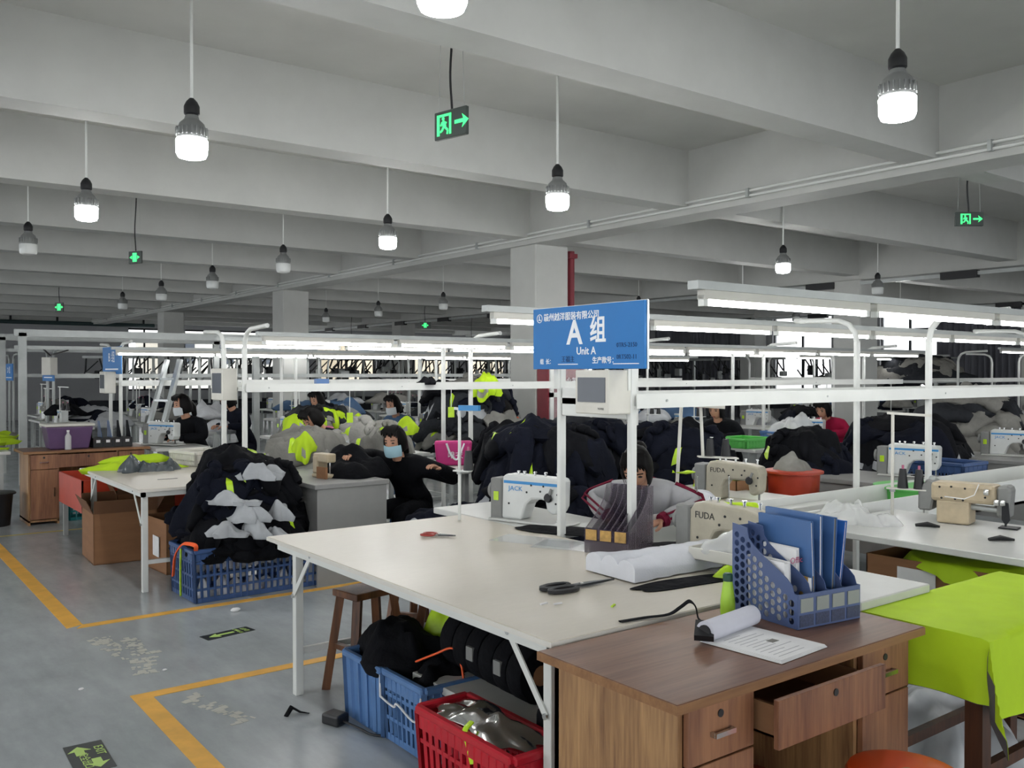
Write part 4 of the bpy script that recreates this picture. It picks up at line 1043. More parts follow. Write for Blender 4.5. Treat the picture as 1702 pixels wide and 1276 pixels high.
MB().tube([(.0, .27, .035), (.28, .29, .035)], .033, 16).build('rolled_pages', M('paper_roll', 'c9cad4', .7, var=.05), t, smooth=60)
MB().tube([(-.006, .27, .035), (.0, .27, .035)], .022, 16).build('roll_shade_disc', black_plastic, t)  # black disc on the roll end stands in for the shade inside it
MB().bar((-.02, .26, .02), (.04, .3, .05), .06, .02).build('binder_clip', black_plastic, t)
t = thing('strap', 'black webbing strap looped over the table edge', 'strap', (2.2, 2.16, .75))
MB().tube(crv([(-.1, .03, .004), (0.0, .01, .006), (.08, -.02, .01), (.13, -.03, .03), (.15, -.05, .05), (.17, -.06, .03), (.15, -.09, .0), (.12, -.14, -.004)]), .011, 6, flat=.25).build('webbing', black_cloth, t, smooth=60)

# ------------------------------------------------------------ under the big table
crate('plastic_crate', 'pale blue solid crate under the big table, rear one', 'crate', (2.1, 3.63, 0), .4, .36, .31, light_blue, 0, (4, 5), .03, solid=True)
crate('plastic_crate', 'pale blue slotted basket with white cord, under the big table', 'crate', (2.12, 3.29, 0), .42, .34, .31, light_blue, 0, (11, 9), .04, rows=2)
tag(MB().tube(crv([(1.895, 3.46, .285), (1.89, 3.45, .2), (1.89, 3.44, .19), (1.888, 3.33, .18), (1.887, 3.3, .2), (1.887, 3.15, .17), (1.9, 3.13, .27)]), .005, 6).build('cord', paper_white, None, smooth=60), 'white cord hung across the blue slotted basket', 'cord')
crate('plastic_basket', 'red slotted laundry basket beneath the table front', 'basket', (1.825, 2.56, 0), .22, .58, .37, red_plastic, 0, (6, 14), .06, rows=2)
garment('foil_sheet', 'crinkled silver foil sheet covering the red basket', 'foil', None, (1.835, 2.58, .352), .3, .11, .028, 330, foil_m, rz=90, fold=.5, creases=34, lobes=.5)
garment('black_cloth', 'black garment stuffed in the pale blue rear crate', 'garment', None, (2.1, 3.62, .29), .3, .2, .16, 331, black_cloth, rz=80, sup=(2.1, 3.62, .26))
garment('black_cloth', 'black garment in the blue slotted basket beside the rolls', 'garment', None, (2.14, 3.3, .24), .22, .17, .14, 332, black_cloth, rz=20)
tag(MB().tube(crv([(2.02, 3.36, .34), (2.05, 3.26, .39), (2.1, 3.2, .42), (2.12, 3.17, .36), (2.12, 3.15, .3)]), .014, 6, flat=.4).build('webbing', tape_orange, None, smooth=60), 'neon orange tape loop lying on black cloth under the table', 'tape')
tag(MB().tube(crv([(1.75, 2.55, .39), (1.715, 2.54, .37), (1.715, 2.52, .33), (1.72, 2.5, .27)]), .012, 6, flat=.4).build('ribbon', lime_wrap, None, smooth=60), 'lime ribbon tied on the red basket rim', 'ribbon')
t = thing('storage_case', 'low white case carrying black rolls under the table', 'case', (1.99, 2.5, 0))
MB().box(0, 0, .27, .56, .85, .302).build('top', white_lam, t, bev=.003); MB().box(.02, .02, 0, .5, .83, .27).build('body', M('case_dark', '2c2d30', .6), t)
for i in range(6):
    r_ = (.125, .122, .12, .117, .115, .112)[i]
    rl = thing('webbing_roll', ['large black webbing roll at the back end of the row', 'second black webbing roll from the back end', 'black webbing roll with pale label, third from the back', 'black webbing roll, fourth from the back', 'black webbing roll with grey label, fifth from the back', 'nearest black webbing roll beside the table brace'][i], 'roll', (2.22 - .006*i, 3.26 - i*.1, .302 + r_), 0, 'black webbing rolls under the table')
    mm = Matrix.Rotation(R(90), 4, 'X')
    MB().lathe([(.04, -.042), (r_ - .006, -.045), (r_, -.035), (r_, .035), (r_ - .006, .045), (.04, .042)], 28, mm).build('webbing', black_cloth, rl, smooth=40)
    MB().lathe([(.04, -.043), (.04, .043)], 14, mm).build('core', cardboard, rl, smooth=40)
    if i in (2, 4): MB().box(-r_ - .004, -.025, -.015, -r_ + .01, .02, .04).build('label', motor_grey, rl)
o = MB().box(0, 0, 0, .2, .22, .42).build('fabric_block', black_cloth, None, bev=.03, seg=3); o.location = (1.96, 2.26, 0); tag(o, 'black upright fabric bolt beside the near table leg', 'fabric bolt')
garment('plastic_bag', 'bag of lime fabric wrapped in clear plastic under the table', 'bag', None, (2.38, 3.62, .36), .13, .13, .2, 335, lime_wrap, rz=10, fold=.5)
garment('padding_scrap', 'white padding scraps behind the rear blue crate', 'padding', None, (2.4, 3.75, .22), .16, .12, .14, 336, white_padding, rz=60)
garment('black_cloth', 'dark garment heaped in shade behind the lime bag', 'garment', None, (2.72, 3.3, .05), .25, .4, .3, 337, char_cloth, rz=0)
t = thing('power_adapter', 'black adapter with cable on the floor before the crates', 'adapter', (1.82, 3.74, 0), 20)
MB().box(-.04, -.05, 0, .04, .05, .05).build('body', black_plastic, t, bev=.01, seg=2); MB().tube(crv([(0, -.05, .02), (.0, -.15, .008), (-.02, -.25, .008), (.03, -.36, .008)]), .006, 6).build('cable', black_plastic, t, smooth=60)
wood_stool('brown wooden stool beside the far left table leg', (2.17, 4.1, 0), 10, .28, .2, .5)
wood_stool('brown wooden stool behind the first, under the big table', (2.72, 4.5, 0), 35, .3, .22, .48)
wood_stool('dark wooden stool deeper under the big table', (2.6, 3.98, 0), -5, .28, .22, .46)

# ------------------------------------------------------------ lime covered bench, orange stool
t = thing('wooden_bench', 'dark wooden bench under the lime cloth', 'bench', (3.02, 1.43, 0))
MB().box(0, 0, .68, 1.05, .44, .712).build('seat', dark_wood, t)
for x in (.09, .96):
    for y in (.07, .37): MB().box(x - .03, y - .03, 0, x + .03, y + .03, .68).build('leg', dark_wood, t)
for y in (.07, .37): MB().box(.09, y - .015, .2, .96, y + .015, .24).build('stretcher', dark_wood, t)
for x in (.09, .96): MB().box(x - .015, .07, .15, x + .015, .37, .19).build('stretcher', dark_wood, t)
nx, ny = 66, 40; x0, x1, y0, y1, zt = 3.005, 4.08, 1.42, 1.885, .718; dl, df, dbk, dr = .21, .27, .14, .25
def lime_pt(u, v, off):
    x = x0 - dl + (x1 - x0 + dl + dr)*u; y = y0 - df + (y1 - y0 + df + dbk)*v; a = max(0, x0 - x) + 0; b = max(0, y0 - y); c = max(0, y - y1); d = max(0, x - x1)
    X, Y, Z_ = min(max(x, x0), x1), min(max(y, y0), y1), zt
    if a > 0 and b > 0:
        m = min(a, b); Z_ -= max(a, b) + .3*m; X -= .012 + m*.5 + .012*math.sin(b*16); Y -= .012 + m*.5
    elif a > 0: Z_ -= a; X -= .012 + .012*math.sin(y*19)*a/dl + a*.06
    elif b > 0: Z_ -= b; Y -= .012 + .015*math.sin(x*12)*b/df + b*.08
    if c > 0: Z_ -= c; Y += .01
    if d > 0: Z_ -= d; X += .01
    Z_ += .0015*noise.noise(Vector((x*14, y*14, 0)))
    return (X, Y, Z_ - off)
t = thing('lime_cloth', 'bright lime cloth draped over a bench at the right edge', 'cloth', (0, 0, 0))
for nm, m_, off in (('face', lime, 0), ('underside', grey_back, 1)):
    b = MB()
    for i in range(nx + 1):
        for j in range(ny + 1):
            p = lime_pt(i/nx, j/ny, 0)
            if off:
                cx_ = Vector((3.5, 1.65, p[2] - .4)); dv = (Vector(p) - cx_); p = (p[0] - .004*(1 if dv.x > 0 else -1), p[1] - .004*(1 if dv.y > 0 else -1), p[2] - .003)
            b.v.append(p)
    for i in range(nx):
        for j in range(ny):
            q_ = i*(ny+1)+j; f = (q_, q_+ny+1, q_+ny+2, q_+1); b.f.append(f if not off else f[::-1])
    b.build(nm, m_, t, smooth=70)
t = plastic_stool('orange round plastic stool in front of the brown desk', (2.42, 1.37, 0), orange_stool, .16, .46)
MB().slab([(-.05 + .012*math.cos(a), .01*math.sin(a) - .01) for a in [k*.7 for k in range(9)]], .4605, .4612).slab([(.0 + .025*math.cos(a), .012*math.sin(a)) for a in [k*.7 for k in range(9)]], .4605, .4612).build('worn_print', M('worn_print', '9a8a6a', .6), t)
plastic_stool('dark red plastic stool in the shade under the brown desk', (2.3, 1.85, 0), M('dark_red_plastic', '7a1d16', .4), .14, .3)
garment('white_bag', 'white plastic sack on the floor under the lime bench', 'bag', None, (3.75, 1.95, 0), .25, .3, .4, 340, M('white_sack', 'b9bdc0', .4, var=.1), rz=0)

# ============================================================ nearest line: machines, trough, people
machine_table('white machine table at the head of the nearest line, camera side', (2.985, 1.86, 0), .48, 1.14)
machine_table('white machine table behind the big table, far side', (2.985, 3.62, 0), .52, 1.15)
machine_table('white machine table in the second place, far side', (4.6, 3.4, 0), .62, 1.2)
machine_table('broad white machine table at the right, camera side', (4.25, 1.6, 0), .95, 1.42, group=None)
machine_table('grey machine table with side panels beyond the red tub', (6.3, 3.62, 0), .75, 1.2, top=grey_lam, panel=True)
machine_table('grey machine table at the far right of the nearest line', (8.9, 3.7, 0), .8, 1.3, top=grey_lam, panel=True)
t = thing('work_trough', 'white metal work trough running between the machine tables', 'trough', (3.55, 3.07, 0))
MB().box(0, 0, .62, 6.5, .46, .64).build('tray', white_steel, t)
for y in (0, .45): MB().box(0, y, .62, 6.5, y + .012, .80).build('side', white_steel, t)
for x in (.3, 2.2, 4.2, 6.2): MB().box(x, .2, 0, x + .04, .24, .62).build('leg', white_steel, t)
machine('b', 'beige sewing machine with motor box beside the blue organiser', (3.13, 2.84, .752), -88)
machine('w', 'white and blue sewing machine behind the big table', (3.06, 4.2, .752), -72)
machine('b', 'beige sewing machine on the second white table, centre right', (4.62, 4.06, .752), -78)
machine('w', 'white and blue sewing machine by the right curved post', (6.88, 4.12, .752), -75)
t = machine('w', 'white sewing machine with grey motor box at the right edge', (9.4, 4.5, .752), -75)
t = thing('feed_arm_machine', 'worn beige feed-arm sewing machine on the broad right table', 'sewing machine', (4.98, 2.62, .752), -78)
MB().box(.0, -.07, 0, .17, .07, .13).build('column', warm_beige, t, bev=.012, seg=2)
MB().box(-.03, -.075, .12, .3, .075, .225).build('arm', warm_beige, t, bev=.02, seg=2)
MB().prism([(-.1, .06), (-.03, .06), (.0, .22), (-.05, .24), (-.1, .17)], -.06, .06).build('belt_cover', motor_grey, t, bev=.01)
MB().lathe([(.05, 0), (.06, .012), (.06, .03), (.04, .035)], 20, Matrix.Translation((-.02, 0, .19)) @ Matrix.Rotation(R(-90), 4, 'Y')).build('hand_wheel', grey_steel, t, smooth=40)
MB().prism([(.3, .06), (.36, .05), (.37, .2), (.36, .23), (.3, .22)], -.06, .06).build('head', motor_grey, t, bev=.012)
MB().tube([(.12, -.02, .1), (.34, -.02, .09)], .016, 10).build('rod', grey_steel, t, smooth=50)
for x in (.26, .31, .34): MB().lathe([(.016, -.012), (.018, 0), (.016, .012)], 12, Matrix.Translation((x, -.09, .19 - (x > .3)*.05)) @ Matrix.Rotation(R(90), 4, 'Y')).build('tension_disc', chrome, t, smooth=40)
MB().tube([(.34, -.03, .06), (.34, -.03, .01)], .006, 8).box(.31, -.06, .0, .4, .03, .006).build('needle_bar', dark_metal, t)
MB().prism([(.33, .05), (.35, .02), (.37, .05), (.36, .14), (.33, .14)], -.075, -.062).build('looper', dark_metal, t)
b = MB()
for x, z in ((.02, .2), (.08, .205), (.15, .2), (.03, .14), (.1, .14), (.14, .135), (.25, .16)): b.lathe([(.006, 0), (.006, .003)], 8, Matrix.Translation((x, -.0755, z)) @ Matrix.Rotation(R(90), 4, 'X'))
b.build('screw', dark_metal, t)
MB().tube([(.22, -.08, .23), (.2, -.09, .17), (.15, -.09, .145), (.05, -.09, .15)], .003, 5).build('thread', paper_white, t)
thread_stand('cream pole stand with two black spools on the broad right table', (4.87, 2.84, .752), .6, cream_plastic, (.35, -.94), .2, 2, .17)
thread_stand('white pole stand with blue arm and black spools behind the big table', (2.84, 4.26, .752), .63, white_steel, (.5, -.87), .07, 1, .28)
tag(MB().bar((2.84, 4.26, 1.385), (2.9, 4.15, 1.385), .03, .03).build('arm_cover', mach_blue), 'blue plastic cap on the white pole stand', 'cap')
t = thing('lime_tag', 'lime green card hanging from a frame behind the white pole stand', 'tag', (4.85, 7.42, 1.2)); MB().cb((0, 0, 0), (.07, .006, .1)).build('card', lime_wrap, t); MB().tube([(0, 0, .05), (.0, 0, .225)], .003, 5).build('string', white_steel, t)
t = thing('lime_tag', 'lime green card hanging on the second line, left of the woman', 'tag', (3.75, 7.4, 1.18)); MB().cb((0, 0, 0), (.06, .006, .09)).build('card', lime_wrap, t); MB().tube([(0, 0, .045), (.0, 0, .25)], .003, 5).build('string', white_steel, t)
# two-pole stand with discs right of the seated woman in the striped jacket
t = thing('thread_stand', 'cream thread stand with leaning pole right of the striped jacket', 'thread stand', (4.02, 3.72, .752))
MB().tube([(0, 0, .0), (.05, .0, .66)], .011, 8).build('pole', cream_plastic, t); MB().box(.03, -.02, .65, .07, .02, .68).build('pole_cap', black_plastic, t)
MB().bar((.05, 0, .645), (.25, -.16, .63), .025, .03).build('guide_arm', cream_plastic, t); MB().tube([(.14, -.07, .63), (.15, -.08, .33)], .01, 8).build('drop_pole', cream_plastic, t)
MB().bar((.13, -.06, .33), (.32, -.2, .32), .06, .008).build('tray', cream_plastic, t)
for d in (.3, .7): spool(MB(), (.13 + .19*d, -.06 - .14*d, .335), .1).build('spool', black_plastic, t, smooth=40)
t = thing('spool_plate', 'pair of white spool plates on pins right of the striped jacket', 'thread stand', (3.98, 3.4, .80))
MB().bar((-.12, .1, 0), (.12, -.1, 0), .12, .012).build('tray', grey_steel, t)
for i, s in enumerate((-.07, .07)):
    MB().tube([(s, -s*.8, .0), (s, -s*.8, .2)], .004, 6).build('pin', chrome, t); MB().lathe([(.09, .014), (.03, .025), (.02, .03), (.018, .07), (.01, .075)], 20, Matrix.Translation((s, -s*.8, 0))).build('plate', cream_plastic, t, smooth=40)
garment('white_pad', 'white padded cup lying behind the spool plates', 'padding', None, (4.25, 3.75, .78), .13, .09, .09, 350, white_padding, fold=.2)
garment('lime_cloth_strip', 'lime fabric strip hanging over the beige machine by the organiser', 'cloth', None, (3.2, 2.52, 1.0), .05, .17, .02, 351, lime, rz=10, sup=(3.22, 2.6, .08), fold=.4)
garment('lime_cloth_strip', 'short lime tape tied at a thread pin', 'cloth', None, (4.0, 3.62, 1.0), .05, .012, .012, 352, lime_wrap, rz=-30, fold=.3)
garment('black_cloth', 'flat black cut piece lying under the needle behind the file rack', 'cloth', None, (3.1, 3.62, .752), .3, .13, .014, 353, black_cloth, rz=-60, fold=.3, lobes=.4)
garment('black_cloth', 'black cut piece with small white label between rack and machine', 'cloth', None, (3.22, 2.95, .752), .18, .14, .02, 354, black_cloth, rz=-50, fold=.3, lobes=.4)
o = MB().cb((0, 0, 0), (.035, .02, .002)).build('woven_label', paper_white); o.location = (3.09, 2.93, .778); o.rotation_euler[2] = R(-30); tag(o, 'small white woven label on the black cut piece', 'label')
garment('plastic_wrap', 'ball of clear crumpled plastic on the broad right table', 'plastic wrap', None, (4.55, 2.86, .752), .2, .12, .11, 355, bag_film, rz=-60, fold=1.0)
for i, (x, y, rz) in enumerate(((4.72, 2.55, -60), (4.62, 2.12, -40), (6.9, 3.8, -65))):
    o = MB().tube([(-.06, 0, .008), (0, .01, .014), (.06, -.01, .008)], [.008, .014, .006], 6).build('thread_nipper', black_plastic, None, smooth=60); o.location = (x, y, .752); o.rotation_euler[2] = R(rz)
    tag(o, ['black thread nippers beside the cream pole stand', 'black thread nippers before the feed-arm machine', 'black thread nippers on the table by the curved post'][i], 'nippers')
cardboard_box('cardboard carton under the broad right table with a printed sheet', (4.58, 2.25, 0), .48, .85, .64, 0, flaps=False)
o = MB().box(4.334, 2.3, .42, 4.338, 2.5, .6).build('printed_sheet', paper_white); tag(o, 'white printed sheet stuck on the carton under the right table', 'paper')
garment('lime_cloth', 'lime cloth thrown over the carton under the right table', 'cloth', None, (4.58, 2.22, .645), .3, .6, .012, 356, lime, rz=0, sup=(4.62, 2.25, .3), fold=.5, lobes=.5)
# green tub, red tub, carton
def tub(name, label, cat, c, r0, r1, h, m):
    t = thing(name, label, cat, c)
    MB().lathe([(r0, 0), (r1, h), (r1 - .012, h), (r0 - .012, .012), (.01, .012)], 24).build('shell', m, t, smooth=40)
    MB().lathe([(r1 - .01, h - .02), (r1 + .025, h - .015), (r1 + .025, h), (r1 - .01, h + .006)], 24).build('rim', m, t, smooth=40); return t
tub('plastic_tub', 'tall red plastic tub holding grey cloth', 'tub', (5.72, 4.12, 0), .15, .19, .86, orange_red)
garment('grey_cloth', 'grey cloth scraps spilling over the red tub', 'cloth', None, (5.72, 4.12, .83), .155, .15, .14, 360, grey_cloth, lobes=.3)
cardboard_box('tall cardboard carton between beige machine and red tub', (5.28, 4.35, 0), .35, .4, .82, 0, flaps=False)
garment('lime_cloth', 'folded lime cloth lying on the tall carton', 'cloth', None, (5.28, 4.35, .84), .24, .2, .06, 361, lime, rz=-40, sup=(5.28, 4.35, .2))
tub('plastic_tub', 'bright green plastic tub behind the black spools', 'tub', (6.2, 3.45, .45), .2, .25, .33, green_plastic)
crate('plastic_crate', 'dark blue crate behind the machine with curved post', 'crate', (7.5, 3.95, .6), .4, .6, .25, blue_crate)
# people on the nearest line
plastic_stool('small plastic stool under the woman in the striped jacket', (4.0, 3.87, 0), light_blue, .14, .43)
person('woman in grey jacket with maroon stripes bending over her machine', (4.0, 3.87, 0), 212, jacket_grey, None, .3, 42, 4, ((.3, .32, .86), (.5, .16, .80)), ((.3, -.32, .86), (.5, -.16, .80)), maroon, maroon, .5, bun=True, scale=.97, sq=.82)

# ============================================================ second line
cutting_table('cutting_table', 'pale cutting table at the head of the second line', 1.76, 6.75, 2.9, 8.62, .75)
crate('plastic_crate', 'big blue slotted crate overflowing with black jackets', 'crate', (2.5, 6.5, 0), 1.04, .48, .37, blue_crate, 1.5, (22, 10), .015, rows=3)
q = random.Random(5)
for i in range(16):
    o = garment('white_pad', 'white padding piece inside the big blue slotted crate', 'padding', 'padding pieces in the blue crate', (2.1 + (i % 8)*.115, 6.36 + .2*(i // 8), .03 + .16*(i // 8)), .07, .06, .07, 370 + i, white_padding, S=16, K=6)
L0, L1 = 'black jacket in the heap on the blue crate', 'pale-lined black jacket in the heap on the blue crate'
pile('jacket', L0, L1, 'jacket', 'black jackets heaped on the blue crate', 2.45, 6.56, .36, .96, .52, .28, 28, 11, [black_cloth, black_cloth, black_cloth, navy_cloth], .22, .3, (.3, .2), .1, .3)
garment('jacket', 'black jacket crowning the heap on the blue crate', 'jacket', 'black jackets heaped on the blue crate', (2.36, 6.6, .92), .33, .25, .13, 591, black_cloth, sup=(2.4, 6.6, .22, .35), trim=True, rz=20)
PL = [(0, 'broad pale lining roll midway down the blue crate heap'), (0, 'pale lining fold high on the right of the blue crate heap'), (0, 'small pale lining fold at the upper right of the crate heap'), (0, 'pale lining fold just above the blue crate rim, left'),
      (0, 'pale lining fold just above the blue crate rim, middle'), (0, 'pale lining fold at the lower right of the crate heap'), (0, 'pale lining fold above the middle of the crate rim'), (0, 'pale lining fold at the right end of the crate rim')]
for i, (c_, a_, b_, rz_) in enumerate((((2.21, 6.11, 0.71), 0.15, 0.055, -25), ((2.38, 6.11, 0.87), 0.13, 0.045, -20), ((2.48, 6.16, 0.89), 0.09, 0.04, -30), ((2.14, 6.08, 0.50), 0.12, 0.045, -10), ((2.31, 6.01, 0.49), 0.12, 0.05, -40), ((2.48, 6.01, 0.59), 0.11, 0.04, -35), ((2.26, 6.04, 0.59), 0.14, 0.04, -30), ((2.43, 5.98, 0.47), 0.11, 0.045, -20))):
    garment('jacket', PL[i][1], 'jacket', 'pale linings on the blue crate heap', (c_[0] + .05, c_[1] + .07, c_[2] - .02), a_ * 1.1, b_ * 1.05, .06, 860 + i, pale_cloth, rz=rz_ - 20, S=48, K=14, fold=.8, lobes=1.2)
tag(MB().tube(crv([(2.0, 6.24, .37), (1.985, 6.2, .41), (1.97, 6.3, .41), (1.955, 6.4, .39), (1.94, 6.5, .3), (1.94, 6.55, .15)]), .016, 6, flat=.4).build('tape', tape_orange, None, smooth=60), 'neon orange tape tied to the big blue crate', 'tape')
tag(MB().tube(crv([(1.955, 6.42, .36), (1.945, 6.4, .2), (1.94, 6.38, .04)]), .012, 6, flat=.4).build('ribbon', lime_wrap, None, smooth=60), 'lime ribbon hanging down the big blue crate', 'ribbon')
cardboard_box('large open cardboard carton under the second cutting table', (2.0, 8.28, 0), .5, .56, .42, -3)
cardboard_box('smaller carton with white label under the second cutting table', (2.3, 7.55, 0), .42, .5, .42, 4, flaps=False)
o = MB().box(2.085, 7.42, .12, 2.09, 7.58, .28).build('shipping_label', paper_white); tag(o, 'white shipping label on the smaller carton', 'label')
cardboard_box('open cardboard carton behind the large one, under the table', (2.3, 8.75, 0), .5, .4, .5, 0)
t = thing('storage_bin', 'long red plastic bin standing behind the cardboard cartons', 'bin', (2.05, 9.25, 0))
MB().box(-.25, -.5, .35, 1.0, -.485, .62).box(-.25, .485, .35, 1.0, .5, .62).box(-.25, -.5, .35, -.235, .5, .62).box(.985, -.5, .35, 1.0, .5, .62).box(-.25, -.5, .33, 1.0, .5, .35).build('shell', orange_red, t)
for x in (-.2, .95):
    for y in (-.45, .45): MB().box(x - .02, y - .02, 0, x + .02, y + .02, .34).build('leg', grey_steel, t)
b = garment('vest', 'lime safety vest folded on the left end of the second table', 'vest', 'lime vests', (1.98, 8.35, .75), .28, .15, .07, 380, lime, lining=light_grey_cloth, rz=-20, fold=.3, lobes=.4)
garment('vest', 'lime safety vest lying over the others on the second table', 'vest', 'lime vests', (2.2, 8.5, .80), .3, .13, .06, 381, lime, rz=25, fold=.4)
for i in range(3): garment('wrapped_pack', ['grey pack in clear plastic, leftmost on the second table', 'grey pack in clear plastic, middle on the second table', 'grey pack in clear plastic, rightmost on the second table'][i], 'pack', 'grey packs in plastic', (2.05 + i*.13, 8.05 - i*.02, .75), .13, .1, .08, 384 + i, M('pack_grey', '4c5357', .25, var=.25, scale=12), rz=20, fold=.5)
crate('plastic_basket', 'cream slotted basket on the second cutting table', 'basket', (2.72, 8.35, .752), .36, .42, .13, cream_plastic, 15, (12, 14), .03, rows=1)
garment('lime_cloth', 'small lime cloth beside the cream basket', 'cloth', None, (2.42, 8.15, .752), .12, .06, .025, 388, lime, rz=10)
tag(MB().box(2.05, 7.3, .7505, 2.2, 7.315, .753).build('ruler', motor_grey), 'thin grey ruler on the second cutting table', 'ruler')
tag(MB().box(3.02, 6.62, .001, 3.42, 6.95, .09).build('plastic_case', cream_plastic, None, bev=.01), 'flat white case on the floor behind the blue crate', 'case')
machine_table('grey panelled machine table before the masked woman', (2.86, 6.2, 0), .62, 1.18, .755, top=grey_lam, panel=True)
machine_table('pale machine table right of the masked woman', (4.35, 6.45, 0), .6, .95, .75)
t = thing('bobbin_machine', 'small brown and cream machine head in front of the masked woman', 'sewing machine', (3.12, 6.72, .757), -80)
MB().box(0, -.06, 0, .2, .06, .03).box(.0, -.05, .03, .07, .05, .17).box(.0, -.045, .12, .19, .045, .19).build('body', warm_beige, t, bev=.012, seg=2); MB().box(.1, -.08, 0, .22, -.06, .09).build('case', cardboard, t); MB().tube([(.17, 0, .12), (.17, 0, .03)], .006, 8).build('needle_bar', chrome, t); MB().lathe([(.035, 0), (.03, .02)], 14, Matrix.Translation((0, 0, .12)) @ Matrix.Rotation(R(-90), 4, 'Y')).build('hand_wheel', dark_metal, t)
plastic_stool('plastic stool under the masked woman', (3.92, 6.72, 0), light_blue, .14, .43)
person('masked woman in black coat pulling a black garment across her table', (4.0, 6.66, -.05), 203, black_cloth, mask_blue, .16, 14, 6, ((.0, .42, .76), (.22, .40, .85)), ((.22, -.3, .93), (.46, -.28, .95)), None, None, .35, scale=1.0, sq=.74)
garment('jacket', 'black jacket held by the masked woman on her table', 'jacket', None, (3.42, 6.68, .76), .34, .26, .22, 400, black_cloth, rz=70, fold=.4)
pile('jacket', 'black jacket lying on the floor before the masked woman', 'pale-lined black jacket on the floor before the masked woman', 'jacket', 'black jackets before the masked woman', 3.85, 5.95, .1, .52, .5, .3, 8, 17, [black_cloth, navy_cloth], .15, .4, (.4, .28), .13)
crate('plastic_crate', 'dark blue crate on the floor right of the masked woman', 'crate', (4.75, 6.15, 0), .5, .4, .42, blue_crate, 10)
garment('white_pad', 'pale scraps on the dark blue crate right of the masked woman', 'cloth', None, (4.75, 6.15, .38), .2, .16, .12, 401, grey_cloth)
t = thing('tote_bag', 'pink tote bag with white handles on the pale machine table', 'bag', (4.5, 6.85, .752), -35)
MB().prism([(-.15, 0), (.15, 0), (.17, .22), (-.17, .22)], -.05, .05).build('body', pink_bag_m, t, bev=.02, seg=2)
MB().tube(crv([(-.06, -.055, .2), (-.02, -.062, .1), (.04, -.062, .06), (.1, -.055, .2)]), .012, 6, flat=.4).build('handle', letter_white, t); text('唯衣', .07, letter_white, t, (.02, -.053, .09))
garment('jacket', 'dark jacket stuffed behind the pink tote bag', 'jacket', None, (4.75, 7.05, .78), .3, .2, .2, 402, black_cloth, lining=True)
# heaps in the aisle behind the nearest line
L0, L1 = 'dark jacket in the mound behind the white machine', 'trimmed jacket in the mound behind the white machine'
pile('jacket', L0, L1, 'jacket', 'jackets in the tall black mound', 4.4, 5.42, .12, 1.2, .62, .42, 30, 21, [black_cloth, navy_cloth, navy_cloth], .1, .35, (.42, .3), .14)
L0, L1 = 'dark jacket in the mound behind the beige machines', 'pale-lined dark jacket in the mound behind the beige machines'
pile('jacket', L0, L1, 'jacket', 'jackets in the right black mound', 5.75, 5.3, .12, 1.15, .62, .42, 28, 23, [black_cloth, navy_cloth, navy_cloth], .1, .25, (.42, .3), .14)
L0, L1 = 'black jacket in the heap between two mounds', 'pale-lined black jacket in the heap between two mounds'
pile('jacket', L0, L1, 'jacket', 'jackets between the mounds', 5.1, 5.75, .15, 1.22, .5, .36, 16, 27, [black_cloth, navy_cloth, char_cloth], .7, .2, (.36, .26), .13)
L0, L1 = 'dark garment in the heap behind the red tub', 'pale-piped dark garment in the heap behind the red tub'
pile('jacket', L0, L1, 'jacket', 'garments on the grey table behind the red tub', 6.75, 4.75, .74, 1.1, .42, .26, 9, 29, [black_cloth, navy_cloth], .3, .1, (.42, .28), .13, .6)
L0, L1 = 'dark garment in the heap right of the curved post', 'grey-lined garment heaped right of the curved post'
pile('jacket', L0, L1, 'jacket', 'garments right of the curved post', 8.75, 5.0, .5, 1.12, .7, .45, 12, 31, [black_cloth, navy_cloth, char_cloth], .25, .0, (.5, .34), .14, .3)
pile('jacket', 'grey garment in the heap at the right edge', 'pale-lined garment in the right edge heap', 'jacket', 'garments at the right edge', 11.0, 5.4, .6, 1.35, .8, .5, 10, 33, [grey_cloth, grey_cloth, char_cloth], .3, 0, (.5, .36), .14, .3)
# grey and lime garments on the second line
pile('jacket', 'grey work jacket heaped left of the masked woman', 'pale-lined work jacket left of the masked woman', 'jacket', 'grey work jackets on the second line', 3.5, 7.75, .72, 1.02, .48, .3, 11, 37, [grey_cloth, light_grey_cloth, grey_cloth], .2, .7, (.4, .28), .13, .6)
pile('jacket', 'grey and lime jacket behind the masked woman', 'grey jacket with pale lining behind the masked woman', 'jacket', 'grey and lime jackets behind the masked woman', 4.55, 8.5, .74, 1.08, .5, .3, 10, 41, [grey_cloth, light_grey_cloth, grey_cloth, black_cloth], .1, .8, (.4, .28), .13, .6)
pile('jacket', 'lime or grey jacket heaped before the pink collar woman', 'pale-lined jacket heaped before the pink collar woman', 'jacket', 'lime and grey jackets', 4.35, 9.5, .7, 1.2, .45, .3, 10, 43, [grey_cloth, lime, grey_cloth, char_cloth], .1, .9, (.36, .26), .13, .6)
pile('jacket', 'dark jacket stacked left of the nearest pillar', 'pale-lined dark jacket stacked left of the nearest pillar', 'jacket', 'jackets stacked left of the pillar', 6.35, 9.3, .75, 1.5, .6, .5, 16, 47, [char_cloth, navy_cloth, grey_cloth, black_cloth], .15, .4, (.5, .36), .11, .6)
for (x, y, lb) in ((3.0, 7.65, 'grey table under the grey work jackets'), (4.1, 8.2, 'pale table under the grey and lime jackets'), (4.0, 9.2, 'pale table under the lime and grey jackets'), (5.8, 8.9, 'pale table under the stacked dark jackets')):
    machine_table(lb, (x, y, 0), 1.0, .8, .74)
person('woman with pink collar sewing behind the grey jackets', (4.25, 8.55, 0), 195, navy_cloth, None, .2, 40, 0, collar=pink_cloth, hairlen=.4, sq=.86, bun=True)
person('worker in dark coat and white mask at the third line', (3.62, 11.0, 0), 200, black_cloth, mask_white, .16, 10, -10, hairlen=.5, sq=.95)
